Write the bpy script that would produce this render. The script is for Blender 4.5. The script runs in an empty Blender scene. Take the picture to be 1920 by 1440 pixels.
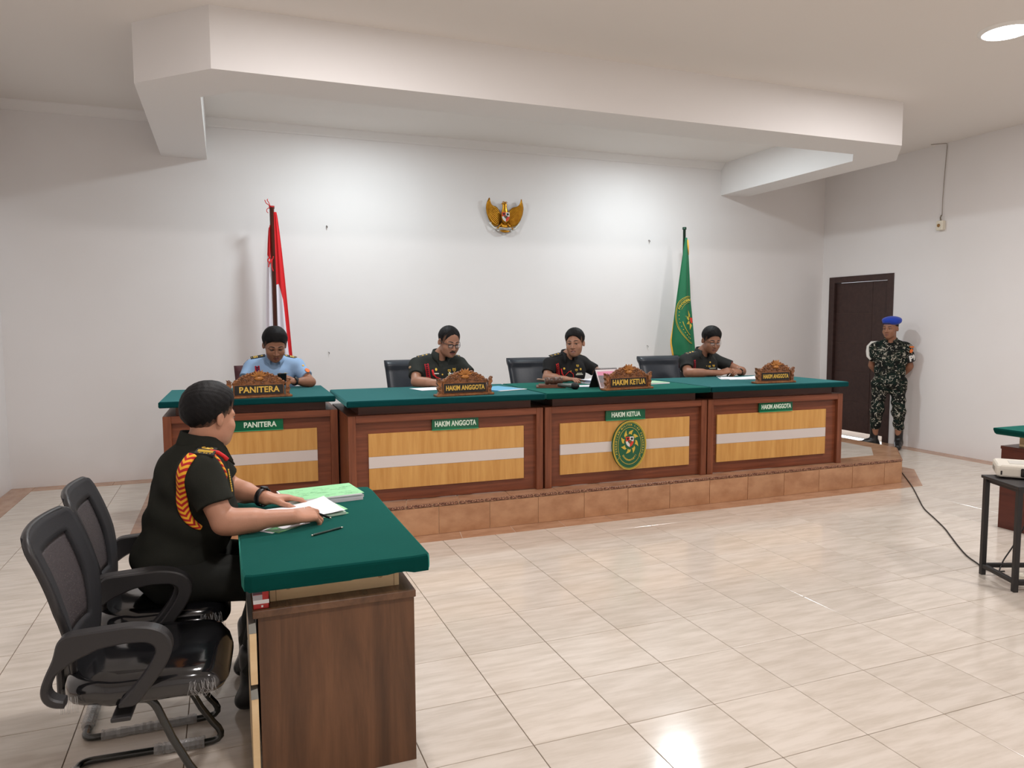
import bpy, math, random
import numpy as np
from mathutils import Matrix, Vector

random.seed(7)
SC = bpy.context.scene
COL = SC.collection
V = Vector

# ------------------------------------------------------------------ camera, world, lights, exposure
def srgb(r, g, b, a=1.0):
    f = lambda c: (c / 255 / 12.92) if c / 255 <= 0.04045 else ((c / 255 + 0.055) / 1.055) ** 2.4
    return (f(r), f(g), f(b), a)

CAM_POS = V((-1.0146, -3.204, 1.5537))
YAW, PITCH, ROLL = 0.3706, -0.0819, -0.0045
fw = V((math.sin(YAW) * math.cos(PITCH), math.cos(YAW) * math.cos(PITCH), math.sin(PITCH)))
rt = V((math.cos(YAW), -math.sin(YAW), 0))
up = rt.cross(fw)
rt2 = rt * math.cos(ROLL) + up * math.sin(ROLL)
up2 = -rt * math.sin(ROLL) + up * math.cos(ROLL)
cd = bpy.data.cameras.new('camera')
cam = bpy.data.objects.new('camera', cd)
COL.objects.link(cam)
cd.sensor_fit = 'HORIZONTAL'
cd.sensor_width = 36.0
cd.lens = 1383.9 / 1920 * 36
cd.clip_start = 0.05
m = Matrix((rt2, up2, -fw)).transposed().to_4x4()
m.translation = CAM_POS
cam.matrix_world = m
SC.camera = cam

wd = bpy.data.worlds.new('world')
SC.world = wd
wd.use_nodes = True
wd.node_tree.nodes['Background'].inputs[0].default_value = (0.8, 0.85, 0.9, 1)
wd.node_tree.nodes['Background'].inputs[1].default_value = 5.0

SC.view_settings.view_transform = 'Standard'
SC.view_settings.look = 'None'
SC.view_settings.gamma = 1.0
SC.view_settings.use_curve_mapping = False
SC.view_settings.exposure = 0.36
SC.cycles.max_bounces = 10
SC.cycles.diffuse_bounces = 6
SC.cycles.glossy_bounces = 4
SC.cycles.transmission_bounces = 6
SC.cycles.transparent_max_bounces = 8
SC.cycles.use_denoising = True
SC.cycles.sample_clamp_indirect = 4.0
SC.cycles.caustics_reflective = False
SC.cycles.caustics_refractive = False

CEIL = 3.62
TRAY_WATTS, ROOM_WATTS = 31.0, 46.0
TRAY_COL, ROOM_COL = (0.86, 0.96, 1.0), (1.0, 0.955, 0.945)
LAMPS = [  # the ceiling downlights: two in the tray over the bench, four over the room floor
    (0.27, 3.70, True), (3.70, 3.70, True),
    (4.25, 0.59, False), (-0.31, 0.62, False),
    (4.27, -2.7, False), (-0.31, -2.7, False)]
for lx, ly, tray in LAMPS:
    ld = bpy.data.lights.new('downlight_lamp', 'AREA')
    ld.shape = 'DISK'
    ld.size = 0.30
    ld.energy = TRAY_WATTS if tray else ROOM_WATTS
    ld.color = TRAY_COL if tray else ROOM_COL
    lo = bpy.data.objects.new('downlight_lamp', ld)
    COL.objects.link(lo)
    lo.location = (lx, ly, CEIL - 0.022)

# ------------------------------------------------------------------ materials
MATS = {}
def mat(name, col, rough=0.5, metal=0.0, spec=0.5, noise=None, bump=None, coat=0.0, emit=None, sheen=0.0, alpha=None, trans=0.0, tint=(1, 1, 1, 1)):
    """noise=(scale, col2, (sx,sy,sz), detail)  bump=(scale, strength, (sx,sy,sz))"""
    if name in MATS:
        return MATS[name]
    m = bpy.data.materials.new(name)
    m.use_nodes = True
    nt = m.node_tree
    b = nt.nodes['Principled BSDF']
    b.inputs['Base Color'].default_value = col
    b.inputs['Roughness'].default_value = rough
    b.inputs['Metallic'].default_value = metal
    b.inputs['Specular IOR Level'].default_value = spec
    b.inputs['Coat Weight'].default_value = coat
    b.inputs['Coat Roughness'].default_value = 0.08
    b.inputs['Sheen Weight'].default_value = sheen
    b.inputs['Sheen Tint'].default_value = tint
    b.inputs['Sheen Roughness'].default_value = 0.35
    b.inputs['Transmission Weight'].default_value = trans
    if alpha is not None:
        b.inputs['Alpha'].default_value = alpha
    if emit:
        b.inputs['Emission Color'].default_value = emit[0]
        b.inputs['Emission Strength'].default_value = emit[1]
    tc = nt.nodes.new('ShaderNodeTexCoord')
    if noise:
        mp = nt.nodes.new('ShaderNodeMapping')
        mp.inputs['Scale'].default_value = noise[2] if len(noise) > 2 else (1, 1, 1)
        n = nt.nodes.new('ShaderNodeTexNoise')
        n.inputs['Scale'].default_value = noise[0]
        n.inputs['Detail'].default_value = noise[3] if len(noise) > 3 else 4
        r = nt.nodes.new('ShaderNodeValToRGB')
        r.color_ramp.elements[0].position = 0.3
        r.color_ramp.elements[1].position = 0.7
        r.color_ramp.elements[0].color = col
        r.color_ramp.elements[1].color = noise[1]
        nt.links.new(tc.outputs['Object'], mp.inputs[0])
        nt.links.new(mp.outputs[0], n.inputs['Vector'])
        nt.links.new(n.outputs[0], r.inputs[0])
        nt.links.new(r.outputs[0], b.inputs['Base Color'])
    if bump:
        mp = nt.nodes.new('ShaderNodeMapping')
        mp.inputs['Scale'].default_value = bump[2] if len(bump) > 2 else (1, 1, 1)
        n = nt.nodes.new('ShaderNodeTexNoise')
        n.inputs['Scale'].default_value = bump[0]
        n.inputs['Detail'].default_value = 3
        bn = nt.nodes.new('ShaderNodeBump')
        bn.inputs['Strength'].default_value = bump[1]
        bn.inputs['Distance'].default_value = 0.004
        nt.links.new(tc.outputs['Object'], mp.inputs[0])
        nt.links.new(mp.outputs[0], n.inputs['Vector'])
        nt.links.new(n.outputs[0], bn.inputs['Height'])
        nt.links.new(bn.outputs[0], b.inputs['Normal'])
    MATS[name] = m
    return m

M_WALL = mat('wall_paint', srgb(233, 231, 231), 0.75, noise=(0.9, srgb(229, 226, 225), (1, 1, 1), 3), bump=(9, 0.12))
M_CEIL = mat('ceiling_paint', srgb(230, 226, 222), 0.85)
M_SOFF = mat('soffit_paint', srgb(233, 231, 230), 0.8)
M_GROUT = mat('dark_grout', srgb(112, 95, 80), 0.9)
M_GROUTL = mat('pale_grout', srgb(205, 180, 150), 0.9)

def tile_mat(name, c1, c2, rough=0.14, stretch=(1.2, 7, 1), scale=3.0, rnd=0.05):
    m = bpy.data.materials.new(name)
    m.use_nodes = True
    nt = m.node_tree
    b = nt.nodes['Principled BSDF']
    b.inputs['Roughness'].default_value = rough
    b.inputs['Specular IOR Level'].default_value = 0.5
    tc = nt.nodes.new('ShaderNodeTexCoord')
    oi = nt.nodes.new('ShaderNodeObjectInfo')
    add = nt.nodes.new('ShaderNodeVectorMath'); add.operation = 'ADD'
    sc = nt.nodes.new('ShaderNodeVectorMath'); sc.operation = 'SCALE'
    sc.inputs['Scale'].default_value = 37.0
    cx = nt.nodes.new('ShaderNodeCombineXYZ')
    for k in range(3):
        nt.links.new(oi.outputs['Random'], cx.inputs[k])
    nt.links.new(cx.outputs[0], sc.inputs[0])
    nt.links.new(tc.outputs['Object'], add.inputs[0])
    nt.links.new(sc.outputs[0], add.inputs[1])
    mp = nt.nodes.new('ShaderNodeMapping')
    mp.inputs['Scale'].default_value = stretch
    nt.links.new(add.outputs[0], mp.inputs[0])
    n = nt.nodes.new('ShaderNodeTexNoise')
    n.inputs['Scale'].default_value = scale
    n.inputs['Detail'].default_value = 5
    n.inputs['Roughness'].default_value = 0.6
    nt.links.new(mp.outputs[0], n.inputs['Vector'])
    r = nt.nodes.new('ShaderNodeValToRGB')
    r.color_ramp.elements[0].position = 0.35
    r.color_ramp.elements[1].position = 0.62
    r.color_ramp.elements[0].color = c2
    r.color_ramp.elements[1].color = c1
    nt.links.new(n.outputs[0], r.inputs[0])
    hs = nt.nodes.new('ShaderNodeHueSaturation')
    mr = nt.nodes.new('ShaderNodeMapRange')
    mr.inputs['To Min'].default_value = 1 - rnd
    mr.inputs['To Max'].default_value = 1 + rnd * 0.5
    nt.links.new(oi.outputs['Random'], mr.inputs[0])
    nt.links.new(mr.outputs[0], hs.inputs['Value'])
    nt.links.new(r.outputs[0], hs.inputs['Color'])
    nt.links.new(hs.outputs[0], b.inputs['Base Color'])
    MATS[name] = m
    return m
M_TILE = tile_mat('cream_floor_tile', srgb(214, 204, 193), srgb(198, 187, 174))
M_TILEB = tile_mat('tan_border_tile', srgb(182, 143, 114), srgb(162, 122, 94), 0.2, (1, 2, 1), 5, 0.06)
M_RISER = tile_mat('tan_riser_tile', srgb(190, 146, 110), srgb(168, 122, 88), 0.3, (1, 1, 1.6), 5, 0.06)
def listello_mat():
    m = mat('listello', srgb(150, 100, 75), 0.35)
    nt = m.node_tree
    b = nt.nodes['Principled BSDF']
    tc = nt.nodes.new('ShaderNodeTexCoord')
    ck = nt.nodes.new('ShaderNodeTexVoronoi'); ck.inputs['Scale'].default_value = 150
    r = nt.nodes.new('ShaderNodeValToRGB')
    r.color_ramp.interpolation = 'CONSTANT'
    r.color_ramp.elements[0].color = srgb(196, 150, 118)
    r.color_ramp.elements[1].position = 0.42
    r.color_ramp.elements[1].color = srgb(92, 52, 36)
    nt.links.new(tc.outputs['Object'], ck.inputs['Vector'])
    nt.links.new(ck.outputs['Distance'], r.inputs[0])
    nt.links.new(r.outputs[0], b.inputs['Base Color'])
    return m
M_LIST = listello_mat()

def wood_mat(name, c1, c2, grain=(30, 30, 2.0), rough=0.35, spec=0.4):
    m = bpy.data.materials.new(name)
    m.use_nodes = True
    nt = m.node_tree
    b = nt.nodes['Principled BSDF']
    b.inputs['Roughness'].default_value = rough
    b.inputs['Specular IOR Level'].default_value = spec
    tc = nt.nodes.new('ShaderNodeTexCoord')
    mp = nt.nodes.new('ShaderNodeMapping')
    mp.inputs['Scale'].default_value = grain
    nt.links.new(tc.outputs['Object'], mp.inputs[0])
    n = nt.nodes.new('ShaderNodeTexNoise')
    n.inputs['Scale'].default_value = 1.0
    n.inputs['Detail'].default_value = 6
    n.inputs['Roughness'].default_value = 0.65
    n.inputs['Distortion'].default_value = 0.4
    nt.links.new(mp.outputs[0], n.inputs['Vector'])
    r = nt.nodes.new('ShaderNodeValToRGB')
    r.color_ramp.elements[0].position = 0.33
    r.color_ramp.elements[1].position = 0.66
    r.color_ramp.elements[0].color = c2
    r.color_ramp.elements[1].color = c1
    nt.links.new(n.outputs[0], r.inputs[0])
    nt.links.new(r.outputs[0], b.inputs['Base Color'])
    MATS[name] = m
    return m
M_WOODH = wood_mat('red_brown_wood_level', srgb(128, 72, 48), srgb(98, 52, 34), (2.0, 20, 34))
M_WOODV = wood_mat('red_brown_wood_upright', srgb(132, 76, 50), srgb(100, 54, 35), (34, 20, 2.0))
M_OAK = wood_mat('honey_oak_veneer', srgb(208, 160, 92), srgb(188, 136, 70), (26, 20, 1.6), 0.4)
M_WALNUT = wood_mat('walnut_laminate', srgb(112, 78, 54), srgb(76, 52, 36), (14, 14, 1.2), 0.32)
M_WALNUTH = wood_mat('walnut_laminate_level', srgb(110, 80, 58), srgb(82, 58, 42), (14, 1.2, 14), 0.25)
M_MAPLE = wood_mat('maple_laminate', srgb(226, 200, 158), srgb(212, 182, 138), (3, 2, 14), 0.4)
M_MAHOG = wood_mat('mahogany_laminate', srgb(94, 46, 36), srgb(72, 34, 27), (2, 2, 14), 0.35)
M_DOOR = wood_mat('dark_door_laminate', srgb(66, 46, 42), srgb(54, 37, 34), (3, 20, 20), 0.45)
M_CARVE = wood_mat('carved_teak', srgb(150, 96, 52), srgb(92, 52, 26), (40, 40, 40), 0.28, 0.6)
M_SILVER = mat('brushed_white_strip', srgb(212, 204, 200), 0.35, 0.15)
M_FELT = mat('green_felt', srgb(8, 54, 56), 0.95, spec=0.03, noise=(2.5, srgb(10, 60, 61)), bump=(220, 0.07), sheen=0.85, tint=srgb(120, 206, 210))
M_FELT2 = mat('deep_green_felt', srgb(7, 56, 52), 0.95, spec=0.03, noise=(2.5, srgb(9, 62, 57)), bump=(220, 0.07), sheen=0.72, tint=srgb(100, 208, 190))
M_BLACKP = mat('black_plastic', srgb(44, 43, 44), 0.42, spec=0.4, bump=(400, 0.06))
M_GLOSS = mat('wrapped_black_leather', srgb(20, 20, 22), 0.13, spec=0.6, coat=0.5, bump=(14, 0.22))
M_STEELB = mat('black_enamel_tube', srgb(24, 27, 24), 0.22, spec=0.6, coat=0.3)
M_MESHFR = mat('black_chair_fabric', srgb(27, 27, 31), 0.8, bump=(300, 0.2))
M_LEATHER = mat('black_leather', srgb(38, 44, 52), 0.38, spec=0.45, bump=(30, 0.15))
M_DKSTEEL = mat('black_powder_steel', srgb(30, 28, 29), 0.5)
M_WHITE = mat('white_paper', srgb(236, 236, 240), 0.7)
M_PAPER2 = mat('grey_page_edges', srgb(186, 190, 196), 0.8, noise=(60, srgb(220, 222, 226), (0.3, 0.3, 14)))
M_GREENP = mat('green_paper', srgb(150, 214, 158), 0.65, noise=(40, srgb(140, 206, 150)))
M_GOLD = mat('gold_leaf', srgb(206, 150, 44), 0.3, 0.75, noise=(30, srgb(176, 118, 26)), bump=(60, 0.2))
M_GOLDP = mat('gold_lettering', srgb(222, 184, 84), 0.35, 0.3)
M_RED = mat('red_cloth', srgb(206, 30, 34), 0.7)
M_BLACK = mat('plain_black', srgb(18, 18, 20), 0.5)
M_CHROME = mat('chrome', srgb(200, 202, 205), 0.15, 1.0)
M_CABLE = mat('black_rubber', srgb(24, 20, 18), 0.5)
M_IVORY = mat('ivory_plastic', srgb(222, 215, 198), 0.4)
M_GREENS = mat('green_sign_film', srgb(14, 116, 72), 0.2, spec=0.5, noise=(3.5, srgb(18, 84, 58), (1, 1, 0.2), 1))
M_LETW = mat('pale_lettering', srgb(206, 222, 206), 0.5)
M_FILM = mat('clear_wrap', srgb(200, 200, 202), 0.12, spec=0.7, alpha=0.28, bump=(45, 1.0))

# ------------------------------------------------------------------ mesh building
class MB:
    def __init__(s):
        s.v, s.f, s.mi, s.sm, s.uv = [], [], [], [], []
    def add(s, vs, fs, mi=0, smooth=False, M=None, uv=None):
        o = len(s.v)
        for p in vs:
            p = V(p)
            s.v.append(tuple(M @ p) if M is not None else tuple(p))
        for i, f in enumerate(fs):
            s.f.append(tuple(o + k for k in f)); s.mi.append(mi); s.sm.append(smooth)
        s.uv.extend(uv if uv is not None else [(0, 0)] * len(vs))
        return s
    def box(s, x0, x1, y0, y1, z0, z1, c=0.0, mi=0, M=None):
        if c <= 0:
            vs = [(x, y, z) for z in (z0, z1) for y in (y0, y1) for x in (x0, x1)]
            fs = [(0, 2, 3, 1), (4, 5, 7, 6), (0, 1, 5, 4), (2, 6, 7, 3), (0, 4, 6, 2), (1, 3, 7, 5)]
            return s.add(vs, fs, mi, False, M)
        X, Y, Z = (x0, x1), (y0, y1), (z0, z1)
        vs, idx = [], {}
        for i in (0, 1):
            for j in (0, 1):
                for k in (0, 1):
                    sx, sy, sz = (1, -1)[i], (1, -1)[j], (1, -1)[k]
                    for ax in range(3):
                        p = [X[i] + sx * c, Y[j] + sy * c, Z[k] + sz * c]
                        p[ax] = (X[i], Y[j], Z[k])[ax]
                        idx[i, j, k, ax] = len(vs); vs.append(tuple(p))
        fs = []
        for ax in range(3):
            a, b = [q for q in range(3) if q != ax]
            for e in (0, 1):
                q = []
                for (u, w) in ((0, 0), (1, 0), (1, 1), (0, 1)):
                    t = [0, 0, 0]; t[ax] = e; t[a] = u; t[b] = w
                    q.append(idx[t[0], t[1], t[2], ax])
                fs.append(tuple(q))
        for ax in range(3):   # edges along ax
            a, b = [q for q in range(3) if q != ax]
            for u in (0, 1):
                for w in (0, 1):
                    q = []
                    for e, which in ((0, a), (0, b), (1, b), (1, a)):
                        t = [0, 0, 0]; t[ax] = e; t[a] = u; t[b] = w
                        q.append(idx[t[0], t[1], t[2], which])
                    fs.append(tuple(q))
        for i in (0, 1):
            for j in (0, 1):
                for k in (0, 1):
                    fs.append((idx[i, j, k, 0], idx[i, j, k, 1], idx[i, j, k, 2]))
        return s.add(vs, fs, mi, False, M)
    def tube(s, pts, r, n=8, closed=False, caps=True, mi=0, smooth=True, flat=(1, 1), upv=None, M=None):
        pts = [V(p) for p in pts]
        N = len(pts)
        rs = r if isinstance(r, (list, tuple)) else [r] * N
        tang = []
        for i in range(N):
            a = pts[(i - 1) % N] if (closed or i) else pts[0]
            b = pts[(i + 1) % N] if (closed or i < N - 1) else pts[-1]
            t = b - a
            tang.append(t.normalized() if t.length > 1e-9 else V((0, 0, 1)))
        ref = V(upv) if upv else (V((0, 0, 1)) if abs(tang[0].z) < 0.9 else V((1, 0, 0)))
        nrm = (ref - tang[0] * ref.dot(tang[0])).normalized()
        vs, uv, L = [], [], 0.0
        for i in range(N):
            if i:
                L += (pts[i] - pts[i - 1]).length
                if upv:
                    nrm = V(upv) - tang[i] * V(upv).dot(tang[i])
                else:
                    nrm = nrm - tang[i] * nrm.dot(tang[i])
                nrm = nrm.normalized() if nrm.length > 1e-6 else tang[i].orthogonal().normalized()
            bi = tang[i].cross(nrm)
            for k in range(n):
                a = 2 * math.pi * k / n
                vs.append(pts[i] + (nrm * math.cos(a) * flat[0] + bi * math.sin(a) * flat[1]) * rs[i])
                uv.append((math.sin(a) * 0.5 + 0.5, L))
        fs = []
        for i in range(N if closed else N - 1):
            j = (i + 1) % N
            for k in range(n):
                l = (k + 1) % n
                fs.append((i * n + k, i * n + l, j * n + l, j * n + k))
        if caps and not closed:
            fs.append(tuple(range(n))[::-1]); fs.append(tuple((N - 1) * n + k for k in range(n)))
        return s.add(vs, fs, mi, smooth, M, uv)
    def lathe(s, prof, n=24, mi=0, smooth=True, M=None, caps=True):
        vs = [(r * math.cos(2 * math.pi * k / n), r * math.sin(2 * math.pi * k / n), z) for r, z in prof for k in range(n)]
        fs = []
        for i in range(len(prof) - 1):
            for k in range(n):
                l = (k + 1) % n
                fs.append((i * n + k, i * n + l, (i + 1) * n + l, (i + 1) * n + k))
        if caps:
            fs.append(tuple(range(n))[::-1]); fs.append(tuple((len(prof) - 1) * n + k for k in range(n)))
        return s.add(vs, fs, mi, smooth, M)
    def prism(s, poly, a0, a1, axis='y', mi=0, M=None, smooth=False):
        """extrude a 2d polygon; axis y: poly is (x,z); axis z: (x,y); axis x: (y,z)"""
        n = len(poly)
        def mk(p, a):
            return (p[0], a, p[1]) if axis == 'y' else ((p[0], p[1], a) if axis == 'z' else (a, p[0], p[1]))
        vs = [mk(p, a0) for p in poly] + [mk(p, a1) for p in poly]
        fs = [tuple(range(n))[::-1], tuple(range(n, 2 * n))]
        for i in range(n):
            j = (i + 1) % n
            fs.append((i, j, n + j, n + i))
        return s.add(vs, fs, mi, smooth, M)
    def ball(s, c, r, nu=12, nv=8, mi=0, M=None, smooth=True):
        rx, ry, rz = r if isinstance(r, (list, tuple)) else (r, r, r)
        vs = [(c[0], c[1], c[2] - rz)]
        for j in range(1, nv):
            t = -math.pi / 2 + math.pi * j / nv
            for k in range(nu):
                a = 2 * math.pi * k / nu
                vs.append((c[0] + rx * math.cos(t) * math.cos(a), c[1] + ry * math.cos(t) * math.sin(a), c[2] + rz * math.sin(t)))
        vs.append((c[0], c[1], c[2] + rz))
        fs = []
        for k in range(nu):
            l = (k + 1) % nu
            fs.append((0, 1 + l, 1 + k))
            for j in range(nv - 2):
                fs.append((1 + j * nu + k, 1 + j * nu + l, 1 + (j + 1) * nu + l, 1 + (j + 1) * nu + k))
            fs.append((len(vs) - 1, 1 + (nv - 2) * nu + k, 1 + (nv - 2) * nu + l))
        return s.add(vs, fs, mi, smooth, M)
    def grid(s, fn, nu, nv, mi=0, smooth=True, thick=None, uvfn=None, M=None):
        """surface fn(u,v)->point, u,v in 0..1"""
        vs = [fn(i / nu, j / nv) for j in range(nv + 1) for i in range(nu + 1)]
        uv = [(i / nu, j / nv) for j in range(nv + 1) for i in range(nu + 1)]
        fs = [(j * (nu + 1) + i, j * (nu + 1) + i + 1, (j + 1) * (nu + 1) + i + 1, (j + 1) * (nu + 1) + i) for j in range(nv) for i in range(nu)]
        return s.add(vs, fs, mi, smooth, M, uv)
    def build(s, name, mats, parent=None, fix=True, **props):
        me = bpy.data.meshes.new(name)
        me.from_pydata(s.v, [], s.f)
        if not isinstance(mats, (list, tuple)):
            mats = [mats]
        for q in mats:
            me.materials.append(q)
        me.polygons.foreach_set('material_index', s.mi)
        me.polygons.foreach_set('use_smooth', s.sm)
        if any(u != (0, 0) for u in s.uv):
            ul = me.uv_layers.new(name='UVMap')
            li = np.empty(len(me.loops), np.int32)
            me.loops.foreach_get('vertex_index', li)
            ul.data.foreach_set('uv', np.array(s.uv, np.float32)[li].ravel())
        if fix:
            import bmesh
            bm = bmesh.new(); bm.from_mesh(me)
            bmesh.ops.recalc_face_normals(bm, faces=bm.faces)
            bm.to_mesh(me); bm.free()
        me.update()
        return link(name, me, parent, **props)

def link(name, me, parent=None, **props):
    o = bpy.data.objects.new(name, me)
    COL.objects.link(o)
    if parent is not None:
        o.parent = parent
    for k, v in props.items():
        o[k] = v
    return o

def tag(o, label, cat, group=None):
    o['label'] = label
    o['category'] = cat
    if group:
        o['group'] = group
    return o

def thing(name, label, cat, loc=(0, 0, 0), rz=0.0, group=None):
    o = link(name, None)
    o.location = loc
    o.rotation_euler = (0, 0, rz)
    return tag(o, label, cat, group)

def struct(o):
    o['kind'] = 'structure'
    return o

def dup(o, parent=None):
    c = o.copy()
    COL.objects.link(c)
    if parent is not None:
        c.parent = parent
    for ch in list(o.children):
        dup(ch, c)
    return c

_tcache = {}
def text_geo(body, size, extr=0.001, bold=0.0, spacing=1.0, align='CENTER', res=3):
    """vertices and faces of flat lettering in the xy plane"""
    key = (body, size, extr, bold, spacing, align)
    if key in _tcache:
        return _tcache[key]
    cu = bpy.data.curves.new('lettering', 'FONT')
    cu.body = body; cu.size = size; cu.extrude = extr; cu.offset = bold
    cu.align_x = align; cu.align_y = 'CENTER'; cu.space_character = spacing
    cu.resolution_u = res
    ob = bpy.data.objects.new('lettering', cu)
    COL.objects.link(ob)
    dg = bpy.context.evaluated_depsgraph_get()
    me = bpy.data.meshes.new_from_object(ob.evaluated_get(dg))
    vs = [tuple(v.co) for v in me.vertices]
    fs = [tuple(p.vertices) for p in me.polygons]
    bpy.data.objects.remove(ob); bpy.data.curves.remove(cu); bpy.data.meshes.remove(me)
    _tcache[key] = (vs, fs)
    return vs, fs

def frame_m(o, x, y, z):
    m = Matrix((V(x), V(y), V(z))).transposed().to_4x4()
    m.translation = V(o)
    return m
FRONT = lambda o: frame_m(o, (1, 0, 0), (0, 0, 1), (0, -1, 0))    # lettering on a face that looks to -y

# ------------------------------------------------------------------ the room
XL, XR, YB, YF = -2.96, 6.885, 5.0, -5.2
PLAT_Z = 0.235
PLAT = [(-1.54, 5.0), (-1.54, 2.5), (-1.04, 2.0), (5.04, 2.0), (5.54, 2.5), (5.54, 5.0)]
def offset_outline(d):
    """the platform's outline grown outwards by d (sides, 45 degree corners and front)"""
    t = d * math.tan(math.radians(22.5))
    return [(-1.54 - d, 5.0), (-1.54 - d, 2.5 - t), (-1.04 - t, 2.0 - d), (5.04 + t, 2.0 - d), (5.54 + d, 2.5 - t), (5.54 + d, 5.0)]

fl = MB()
fl.box(XL - 0.1, XR + 2.2, YF - 0.1, YB + 0.1, -0.12, -0.0035)
floor = struct(fl.build('floor', M_GROUT))
_tm = {}
def tile_mesh(w, d, material, h=0.006):
    key = (round(w, 3), round(d, 3), material.name, h)
    if key not in _tm:
        b = MB().box(-w / 2, w / 2, -d / 2, d / 2, -h, 0, 0.0012)
        o = b.build('tile', material)
        _tm[key] = o.data
        bpy.data.objects.remove(o)
    return _tm[key]
def add_tile(x0, x1, y0, y1, z, material, parent, name='tile', gap=0.0016):
    w, d = x1 - x0 - 2 * gap, y1 - y0 - 2 * gap
    if w < 0.02 or d < 0.02:
        return
    o = link(name, tile_mesh(w, d, material), parent)
    o.location = ((x0 + x1) / 2, (y0 + y1) / 2, z)
    return o
T = 0.4
field = MB()
for i in range(-7, 17):
    for j in range(-13, 13):
        x0, x1 = max(i * T, XL + 0.2), min((i + 1) * T, XR - 0.2)
        y0, y1 = max(j * T, YF + 0.2), min((j + 1) * T, YB - 0.2)
        if x1 - x0 < 0.03 or y1 - y0 < 0.03:
            continue
        if y0 > 1.9 and x0 > -1.3 and x1 < 5.35:
            continue          # under the platform
        if y0 >= -1.6 - 1e-6 and not (y0 < -0.8 and (x0 < -1.21 or x0 > 4.0)):
            add_tile(x0, x1, y0, y1, 0.0, M_TILE, floor)
        else:
            field.box(x0 + .0016, x1 - .0016, y0 + .0016, y1 - .0016, -0.006, 0)
f = field.build('tile_field', M_TILE, floor, kind='stuff')
# tan border tiles along the walls and round the platform, a hair proud of the cream ones
def border_run(a, b, w, z, material, parent, name, inward, L=0.4, h=0.006):
    """a row of tiles from a to b (2d), each L long and w wide, lying on the side 'inward' of the line"""
    a, b = V((a[0], a[1])), V((b[0], b[1]))
    d = (b - a); n = max(1, round(d.length / L)); step = d.length / n
    d.normalize()
    nrm = V((-d.y, d.x)) * inward
    ang = math.atan2(d.y, d.x)
    me = tile_mesh(step - 0.003, w - 0.003, material, h)
    for k in range(n):
        c = a + d * (step * (k + .5)) + nrm * (w / 2)
        o = link(name, me, parent)
        o.location = (c.x, c.y, z); o.rotation_euler = (0, 0, ang)
border_run((XL, -2.0), (XL, YB), 0.2, 0.0, M_TILEB, floor, 'border_tile', -1)
border_run((XL + 0.2, YB), (-1.74, YB), 0.2, 0.0, M_TILEB, floor, 'border_tile', -1)
border_run((XR, 0.0), (XR, YB), 0.2, 0.0, M_TILEB, floor, 'border_tile', 1)
border_run((5.74, YB), (XR - 0.2, YB), 0.2, 0.0, M_TILEB, floor, 'border_tile', -1)
in_, out_ = offset_outline(0.0), offset_outline(0.18)
for k in range(5):      # mitred strips of border round the foot of the platform
    p, q, r, s_ = in_[k], in_[k + 1], out_[k + 1], out_[k]
    n = max(1, round((V(q) - V(p)).length / 0.4))
    for e in range(n):
        lerp = lambda A, B, t: (A[0] + (B[0] - A[0]) * t, A[1] + (B[1] - A[1]) * t)
        g = 0.0018 / max((V(q) - V(p)).length, .1)
        t0, t1 = e / n + g, (e + 1) / n - g
        quad = [lerp(p, q, t0), lerp(p, q, t1), lerp(s_, r, t1), lerp(s_, r, t0)]
        cx, cy = sum(a[0] for a in quad) / 4, sum(a[1] for a in quad) / 4
        o = MB().prism([(a[0] - cx, a[1] - cy) for a in quad], -0.006, 0.0012, 'z').build('border_tile', M_TILEB, floor)
        o.location = (cx, cy, 0)

# walls (the back one with its corner at the room's far side), ceiling
struct(MB().box(XL - 0.12, XR + 0.12, YB, YB + 0.12, -0.01, 3.8).build('wall_back', M_WALL))
struct(MB().box(XL - 0.12, XL, YF, YB, -0.01, 3.8).build('wall_left', M_WALL))
struct(MB().box(XL - 0.12, XR + 0.12, YF - 0.12, YF, -0.01, 3.8).build('wall_front', M_WALL))
DY0, DY1, DZ = 3.795, 4.862, 2.168
wr = MB()
wr.box(XR, XR + 0.12, YF, DY0 + .03, -0.01, 3.8)
wr.box(XR, XR + 0.12, DY1 - .03, YB, -0.01, 3.8)
wr.box(XR, XR + 0.12, DY0 + .03, DY1 - .03, DZ - .03, 3.8)
struct(wr.build('wall_right', M_WALL))
struct(MB().box(XL - 0.12, XR + 0.12, YF - 0.12, YB + 0.12, CEIL, CEIL + 0.1).build('ceiling', M_CEIL))
# dropped soffit beam that repeats the platform's outline above it
SOF = 3.218
SOFO = [(-1.537, 5.0), (-1.537, 2.628), (-1.037, 2.128), (5.035, 2.128), (5.535, 2.628), (5.535, 5.0)]
inn = [(-1.118, 5.0), (-1.118, 2.81), (-0.852, 2.565), (4.885, 2.565), (5.13, 2.81), (5.13, 5.0)]
sb = MB()
for k in range(5):
    a, b, c, d = SOFO[k], SOFO[k + 1], inn[k + 1], inn[k]
    vs = [(*p, z) for z in (SOF, CEIL) for p in (a, b, c, d)]
    sb.add(vs, [(0, 3, 2, 1), (0, 1, 5, 4), (2, 3, 7, 6)])
struct(sb.build('trim_1', M_SOFF, fix=False))
cv = MB()
cv.prism([(YB, 3.54), (YB - .012, 3.54), (YB - .02, 3.555), (YB - .085, CEIL - .012), (YB - .09, CEIL), (YB, CEIL)], -1.118, 5.13, 'x')
struct(cv.build('trim_2', M_SOFF))
cv = MB()
cv.prism([(YB, 3.54), (YB - .012, 3.54), (YB - .02, 3.555), (YB - .085, CEIL - .012), (YB - .09, CEIL), (YB, CEIL)], XL, -1.539, 'x')
struct(cv.build('trim_3', M_SOFF))

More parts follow.
